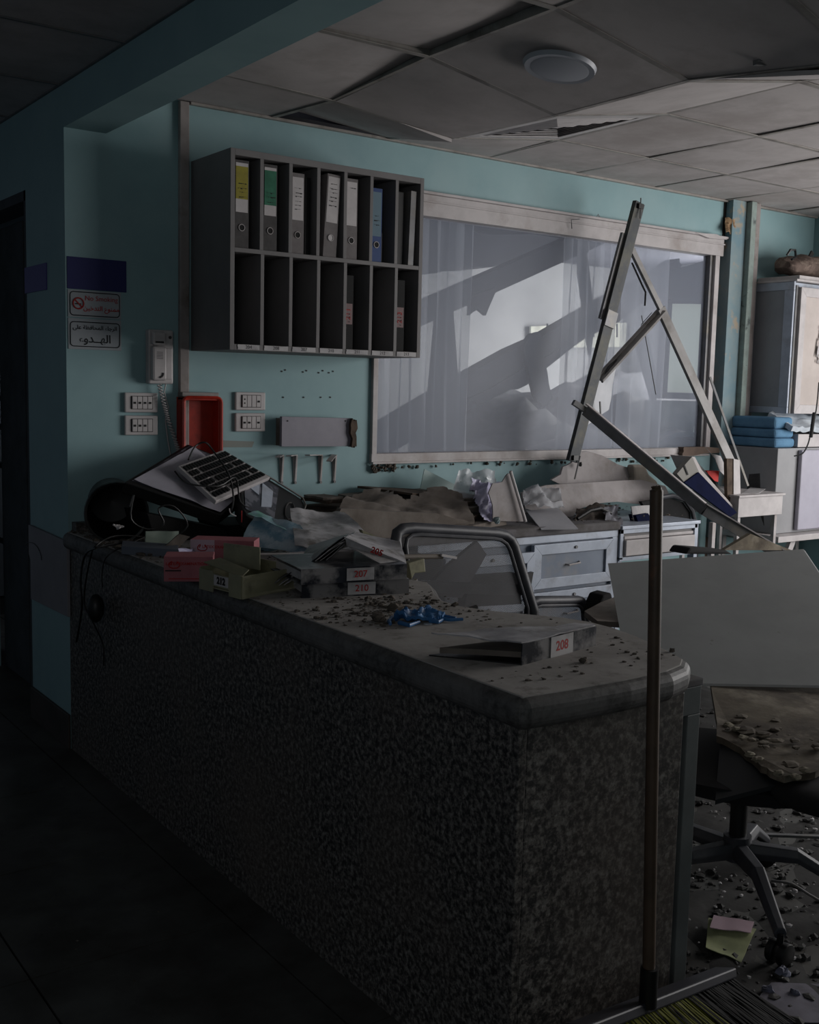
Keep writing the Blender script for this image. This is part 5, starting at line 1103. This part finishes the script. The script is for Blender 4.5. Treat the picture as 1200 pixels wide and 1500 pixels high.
def office_chair(name, c, label, back=None, yaw=0, seat=True, seatz=.46, basedeg=0, hubz=.115):
    r = thing(name, (c[0], c[1], 0), label, 'chair')
    cx, cy = c; R_ = Matrix.Translation((cx, cy, 0)) @ Matrix.Rotation(yaw, 4, 'Z')
    for k in range(5):
        q = math.radians(basedeg+72*k); d = V((math.cos(q), math.sin(q), 0)); s_ = V((-d.y, d.x, 0)); p0 = V((cx, cy, hubz)); e = V((cx, cy, .08))+d*.32
        mb = MB(); vs = []
        for (p, w_, hh) in ((p0+d*.03, .026, .045), (p0+d*.16, .022, .036), (e, .017, .026)):
            vs += [p+s_*w_, p+s_*w_*.6+V((0, 0, hh*.5)), p-s_*w_*.6+V((0, 0, hh*.5)), p-s_*w_, p-s_*w_*.8-V((0, 0, hh*.5)), p+s_*w_*.8-V((0, 0, hh*.5))]
        fs = [tuple(range(6))[::-1], tuple(range(12, 18))]
        for a in (0, 6):
            for j in range(6): fs.append((a+j, a+(j+1) % 6, a+6+(j+1) % 6, a+6+j))
        leg = mb.add(vs, fs).build('base_leg', chairm, r, bevel=.003)
        wv = s_ if k % 2 else (s_*.5+d*.7).normalized(); ec = e+V((0, 0, -.05)); ec.z = .03
        for sgn in (-1, 1): MB().cyl(ec+wv*.006*sgn, ec+wv*.026*sgn, .030, 20).build('caster_wheel', black, leg, bevel=.003)
        MB().cyl(ec+V((0, 0, .02)), e, .009, 8).build('caster_stem', black, leg)
    MB().cyl((cx, cy, hubz-.03), (cx, cy, hubz+.04), .038, 20).build('base_hub', chairm, r); MB().cyl((cx, cy, hubz+.03), (cx, cy, seatz-.06), .024, 16).build('gas_column', black, r)
    MB().box(-.10, .10, -.10, .10, seatz-.075, seatz-.05, R_).build('seat_plate', black, r, bevel=.006)
    if seat:
        mb = MB(); n = 10; vs = []; fs = []
        for sd in (0, 1):
            for j in range(n+1):
                for i in range(n+1):
                    u, v = i/n*2-1, j/n*2-1; x = u*math.sqrt(1-v*v*.28)*.26; y = v*math.sqrt(1-u*u*.28)*.26; h = .02*(1-u*u)*(1-v*v)
                    vs.append(R_ @ V((x, y, seatz+(h if sd else -.05+.03*(u*u+v*v)*.5))))
        W = n+1; Kk = W*W
        for j in range(n):
            for i in range(n):
                q = j*W+i; fs += [(q, q+W, q+W+1, q+1), (q+Kk, q+Kk+1, q+Kk+W+1, q+Kk+W)]
        for i in range(n):
            for e in ((i, i+1), (n*W+i+1, n*W+i), (i*W+W, i*W), (i*W+n, i*W+W+n)): fs.append((e[0], e[1], e[1]+Kk, e[0]+Kk))
        mb.add(vs, fs, True).build('seat', seatm, r)
    if back:
        b4 = [V(p) for p in back]; rr = rnd(b4, .14)
        MB().tube(rr, .0195, 10, closed=True).build('back_frame', chairm, r)
        cc = sum(b4, V((0, 0, 0)))/4; inn = [cc+(p-cc)*.88 for p in rr]
        MB().tube([p+V((0, -.008, 0)) for p in inn], .007, 8, closed=True).build('back_bead', chairm, r)
        nn = (b4[1]-b4[0]).cross(b4[3]-b4[0]).normalized()*.002
        MB().add([cc+(p-cc)*.95 for p in rr], [tuple(range(len(rr)))]).build('back_net', netm, r)
        low_ = b4[2].lerp(b4[3], .5); MB().tube([low_+V((0, .01, .06)), low_+V((0, .06, -.03)), V((cx, cy, seatz-.06))+(V((low_.x, low_.y, 0))-V((cx, cy, 0)))*.5, V((cx, cy, seatz-.07))], .018, 8).build('back_support', black, r)
        MB().bar(b4[3].lerp(b4[0], .38)+V((0, .012, 0)), b4[2].lerp(b4[1], .38)+V((0, .012, 0)), [(-.02, -.006), (.02, -.006), (.02, .006), (-.02, .006)], UZ).build('lumbar_bar', chairm, r)
    return r
# chair behind the counter: seat beyond the back as seen from the front
bk1 = [P(578, 772, -1.16), P(748, 782, -1.10), P(788, 915, -1.16), P(592, 912, -1.22)]
office_chair('office_chair', (1.02, -.92), 'grey mesh backed office chair behind the middle of the counter', bk1, 0, seatz=.50, basedeg=20)
bk2 = [P(786, 878, -.98), P(852, 880, -.98), P(868, 985, -.98), P(790, 985, -.98)]
bk2 = [V((1.56, -1.04, .60)), V((1.86, -.98, .60)), V((1.90, -1.06, .27)), V((1.56, -1.12, .27))]
bk2 = [P(775, 880, -1.0), P(856, 879, -.96), P(868, 990, -1.0), P(775, 1000, -1.04)]
r2 = office_chair('office_chair', (1.72, -.98), 'second mesh chair, only its low back showing behind the counter', bk2, 0, seatz=.22 if False else .36, basedeg=50)
# dark plank seen through the mesh, stick and boxes
MB().prism([P(x, y, -.96) for x, y in ((655, 830), (700, 793), (713, 812), (676, 876), (618, 872))], (0, .02, 0)).build('dark_plank', mat('plank_dark', (.22, .21, .24), (.18, .17, .2), 14, .7), label='dark plank slanting behind the mesh of the office chair', cat='plank')
MB().prism([P(x, y, -.80) for x, y in ((690, 845), (760, 840), (765, 885), (680, 890))], (0, .05, 0)).build('dark_box', seatm, label='dark box low behind the mesh of the office chair', cat='box', bevel=.004)
MB().prism([P(x, y, -.85) for x, y in ((590, 818), (650, 818), (650, 850), (590, 850))], (0, .2, 0)).build('dark_box', seatm, label='dark box behind the left part of the mesh chair back', cat='box', bevel=.004)
gs = thing('dusty_stick', P(610, 816, -1.27), 'thin dusty stick with a white tip lying across the mesh chair back', 'stick')
MB().cyl(P(575, 816, -1.28), P(648, 815, -1.26), .0085, 10).build('stick_rod', mat('stick_tan', (.40, .37, .34)), gs)
MB().bar(P(646, 813, -1.27), P(668, 817, -1.27), [(-.004, -.006), (.004, -.006), (.004, .006), (-.004, .006)], UZ).build('white_tip', white, gs)
MB().prism([P(x, y, -.75) for x, y in ((768, 842), (782, 838), (776, 870))], (0, .02, 0)).build('dark_wedge', black, label='dark wedge hanging between the mesh chair and the drawers', cat='debris')

# front chair whose seat carries the slab
HX, HY = 1.118, -2.256
office_chair('office_chair', (HX, HY), 'office chair buried under the brown slab right of the counter', None, .5, seatz=.42, basedeg=-122, hubz=.165)
# brown slab on the seat
S0, S1, S2, S3 = at(1050, 1060, Z=.52), at(1165, 1150, Z=.47), at(1330, 1080, Z=.50), at(1120, 985, Z=.56)
sl = thing('cracked_slab', S1, 'brown rubble covered slab lying on the chair seat at right', 'debris')
slp = [at(x, y, Z=z) for x, y, z in ((1050, 1078, .50), (1085, 1095, .49), (1115, 1122, .48), (1150, 1137, .48), (1195, 1130, .49), (1260, 1100, .50), (1300, 1010, .52), (1040, 990, .53))]
MB().prism(jag(slp, .006, 4, 4), (0, 0, -.018)).build('slab_body', slabm, sl)
mb = MB(); rn = random.Random(5)
for k in range(90):
    u, v = rn.random(), rn.random(); p = at(1055+230*u, 1000+125*v*(.5+.5*min(1, u*2)), Z=.505); r_ = .004+.03*rn.random()**3
    mb.rock(p, r_, 6, 3, 900+k, (1.3, 1, .35))
mb.build('slab_rubble', slabm, sl, kind='stuff')
edge = MB()
for k, (x, y) in enumerate(((1068, 1062), (1080, 1068), (1088, 1080), (1100, 1105), (1110, 1112), (1140, 1132), (1165, 1138), (1180, 1128))): edge.rock(at(x, y, Z=.505), .014, 7, 4, 77+k, (1.3, 1, .6))
edge.build('crumbled_edge', mat('slab_edge_pale', (.50, .48, .42), (.38, .35, .3), 20, .95), sl, kind='stuff')
MB().prism([at(x, y, Z=z) for x, y, z in ((1055, 1087, .48), (1150, 1146, .455), (1048, 1172, .40))], (0, 0, -.012)).build('black_tray', mat('tray_black', (.13, .14, .15), (.1, .11, .12), 8, .5), label='black triangular tray edge under the brown slab', cat='tray')
# seat cushion bulge at right
mb = MB(); n = 12; vs = []; fs = []; c0_ = at(1215, 1150, Z=.45)
for i in range(n+1):
    for j in range(16):
        ph = math.pi*i/n-math.pi/2; q = 2*math.pi*j/16
        vs.append(V((c0_.x, c0_.y, .43))+V((.15*math.cos(ph)**.6*math.cos(q) if math.cos(ph) > 0 else 0, .15*(max(0, math.cos(ph))**.6)*math.sin(q), .035*math.sin(ph))))
for i in range(n):
    for j in range(16): fs.append((i*16+j, i*16+(j+1) % 16, (i+1)*16+(j+1) % 16, (i+1)*16+j))
mb.add(vs, fs, True).build('seat_cushion', seatm, label='dark loose seat cushion with a dusty top at the right edge', cat='cushion')

# side cabinet at the counter end
sc_ = thing('counter_end_cabinet', (.55, -2.3, 0), 'slim aluminium framed cabinet beside the rounded counter end', 'cabinet')
MB().box(.475, .605, -2.50, -2.42, 0, .765).build('cabinet_body', mat('cab_dark_blue', (.27, .31, .35), (.24, .28, .32), 5, .5), sc_)
MB().box(.472, .612, -2.515, -2.405, .765, .782).build('cabinet_top', boneg, sc_, bevel=.003)
for (a, b, c, d) in ((.473, .608, .70, .765), (.565, .608, .0, .70), (.473, .565, .0, .04)): MB().box(a, b, -2.513, -2.50, c, d).build('frame_rail', mat('cab_rail', (.35, .37, .37), (.31, .33, .33), 8, .5) if a == .473 and c > .5 else MATS['cab_rail'], sc_, bevel=.002)
MB().sheet((.50, -2.49, .784), (.57, -2.49, .784), (.58, -2.42, .79), (.49, -2.42, .788), 8, 6, .01, 30, 3, .004).build('tile_scrap', tilew, label='pale scrap lying on top of the slim cabinet', cat='debris')

# broom
br = thing('broom', (.42, -2.75, 0), 'push broom with a brown stick leaning on the counter end', 'broom')
bt = at(950, 1452, Y=-2.72); tp_ = at(962, 718, Y=-2.69)
MB().cyl(bt, tp_, .0125, 16).build('stick', wood, br); MB().rock(tp_, .0128, 12, 6, 3, (1, 1, .7)).build('stick_cap', wood, br)
hc0, hc1 = at(868, 1496, Y=-2.70), at(1062, 1422, Y=-2.62); hc0 = at(845, 1510, Y=-2.76); hc1 = at(1064, 1424, Y=-2.60)
dn = V((.30, -.5, -1)).normalized(); dd = (hc1-hc0).normalized()
MB().bar(hc0, hc1, [(-.026, -.011), (.026, -.011), (.026, .011), (-.026, .011)], V((.25, -.9, .3))).build('broom_head', mat('broom_head_dark', (.17, .17, .20), (.13, .13, .15), 10, .5), br, bevel=.004)
MB().cyl(bt-V((0, 0, .03)), bt+V((0, 0, .05)), .018, 14).build('stick_socket', black, br)
def brist(t0, t1, m, n, sd):
    rn = random.Random(sd); mb = MB()
    for k in range(n):
        t = t0+(t1-t0)*rn.random(); p = hc0.lerp(hc1, t)+V((0, rn.uniform(-.018, .018), 0)); q = p+V((.05+.07*t+rn.uniform(-.01, .01), -.075-rn.uniform(0, .03), -min(p.z-.004, .10)))
        mb.tube([p, q], .0016, 3)
    mb.build('bristles', m, br, kind='stuff')
brist(.02, .66, bristy, 420, 1); brist(.62, .99, blackd, 260, 2); brist(.02, .64, blackd, 160, 3)

# floor rubble
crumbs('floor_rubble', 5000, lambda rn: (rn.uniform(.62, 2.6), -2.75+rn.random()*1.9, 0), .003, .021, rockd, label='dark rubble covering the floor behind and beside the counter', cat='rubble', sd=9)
crumbs('floor_glints', 420, lambda rn: (rn.uniform(.8, 2.2), -2.6+rn.random()*1.5, .012), .003, .011, paper, label='pale fragments coloured as glints in the floor rubble', cat='rubble', sd=12)  # glints put into the rubble as pale coloured crumbs
crumbs('corridor_crumbs', 60, lambda rn: (rn.uniform(-1.1, -.03), -2.4+rn.random()*2.4, 0), .002, .006, rockm, label='few small crumbs on the dark corridor floor', cat='rubble', sd=10)
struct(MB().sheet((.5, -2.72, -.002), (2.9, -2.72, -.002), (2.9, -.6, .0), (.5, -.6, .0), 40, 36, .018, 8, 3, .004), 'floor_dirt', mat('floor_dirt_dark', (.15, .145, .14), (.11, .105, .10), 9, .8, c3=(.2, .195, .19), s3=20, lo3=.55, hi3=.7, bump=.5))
MB().sheet(at(1034, 1392, Z=.012), at(1086, 1408, Z=.012), at(1108, 1362, Z=.03), at(1038, 1345, Z=.02), 14, 10, .010, 9, 4, .002).build('fallen_paper', notepaper, label='curled pale yellow paper on the floor beside the chair caster', cat='paper')
MB().sheet(at(1040, 1360, Z=.03), at(1100, 1368, Z=.035), at(1105, 1350, Z=.035), at(1046, 1340, Z=.03), 8, 6, .006, 12, 9, .002).build('fallen_paper', pinkw, label='pinkish printed paper behind the pale yellow paper', cat='paper')
MB().bar(at(1100, 1222, Z=.06), at(1210, 1226, Z=.06), [(-.008, -.004), (.008, -.004), (.008, .004), (-.008, .004)], UY).build('metal_strip', alud, label='long dark metal strip lying behind the chair base', cat='metal bar')
MB().sheet(at(1080, 1500, Z=.004), at(1230, 1500, Z=.004), at(1220, 1442, Z=.004), at(1130, 1440, Z=.004), 14, 8, .004, 10, 4, .002).build('lit_floor_patch', mat('lit_floor_grey', (.42, .41, .45), (.34, .33, .36), 14, .9), label='grey sheet painted as the lit floor patch at the bottom right corner', cat='sheet')  # light on the floor painted as a paler grey sheet
wire([at(1130, 1290, Z=.03), at(1160, 1295, Z=.04), at(1185, 1310, Z=.03), at(1210, 1325, Z=.02)], .004).build('floor_cable', alud, label='grey cable end curving through the floor rubble', cat='cable')
for i, (x, y, r_, lb) in enumerate(((1147, 1425, .022, 'largest bluish lump of debris near the chair caster'), (1125, 1450, .016, 'greyish debris lump between broom and caster'), (1165, 1455, .014, 'pale debris lump at the edge of the painted lit floor patch'))):
    MB().rock(at(x, y, Z=r_*.5), r_, 8, 5, 60+i, (1, 1, .8)).build('debris_lump', mat('lump_%d' % i, (.40, .41, .48), (.28, .28, .32), 20, .8), label=lb, cat='rubble')
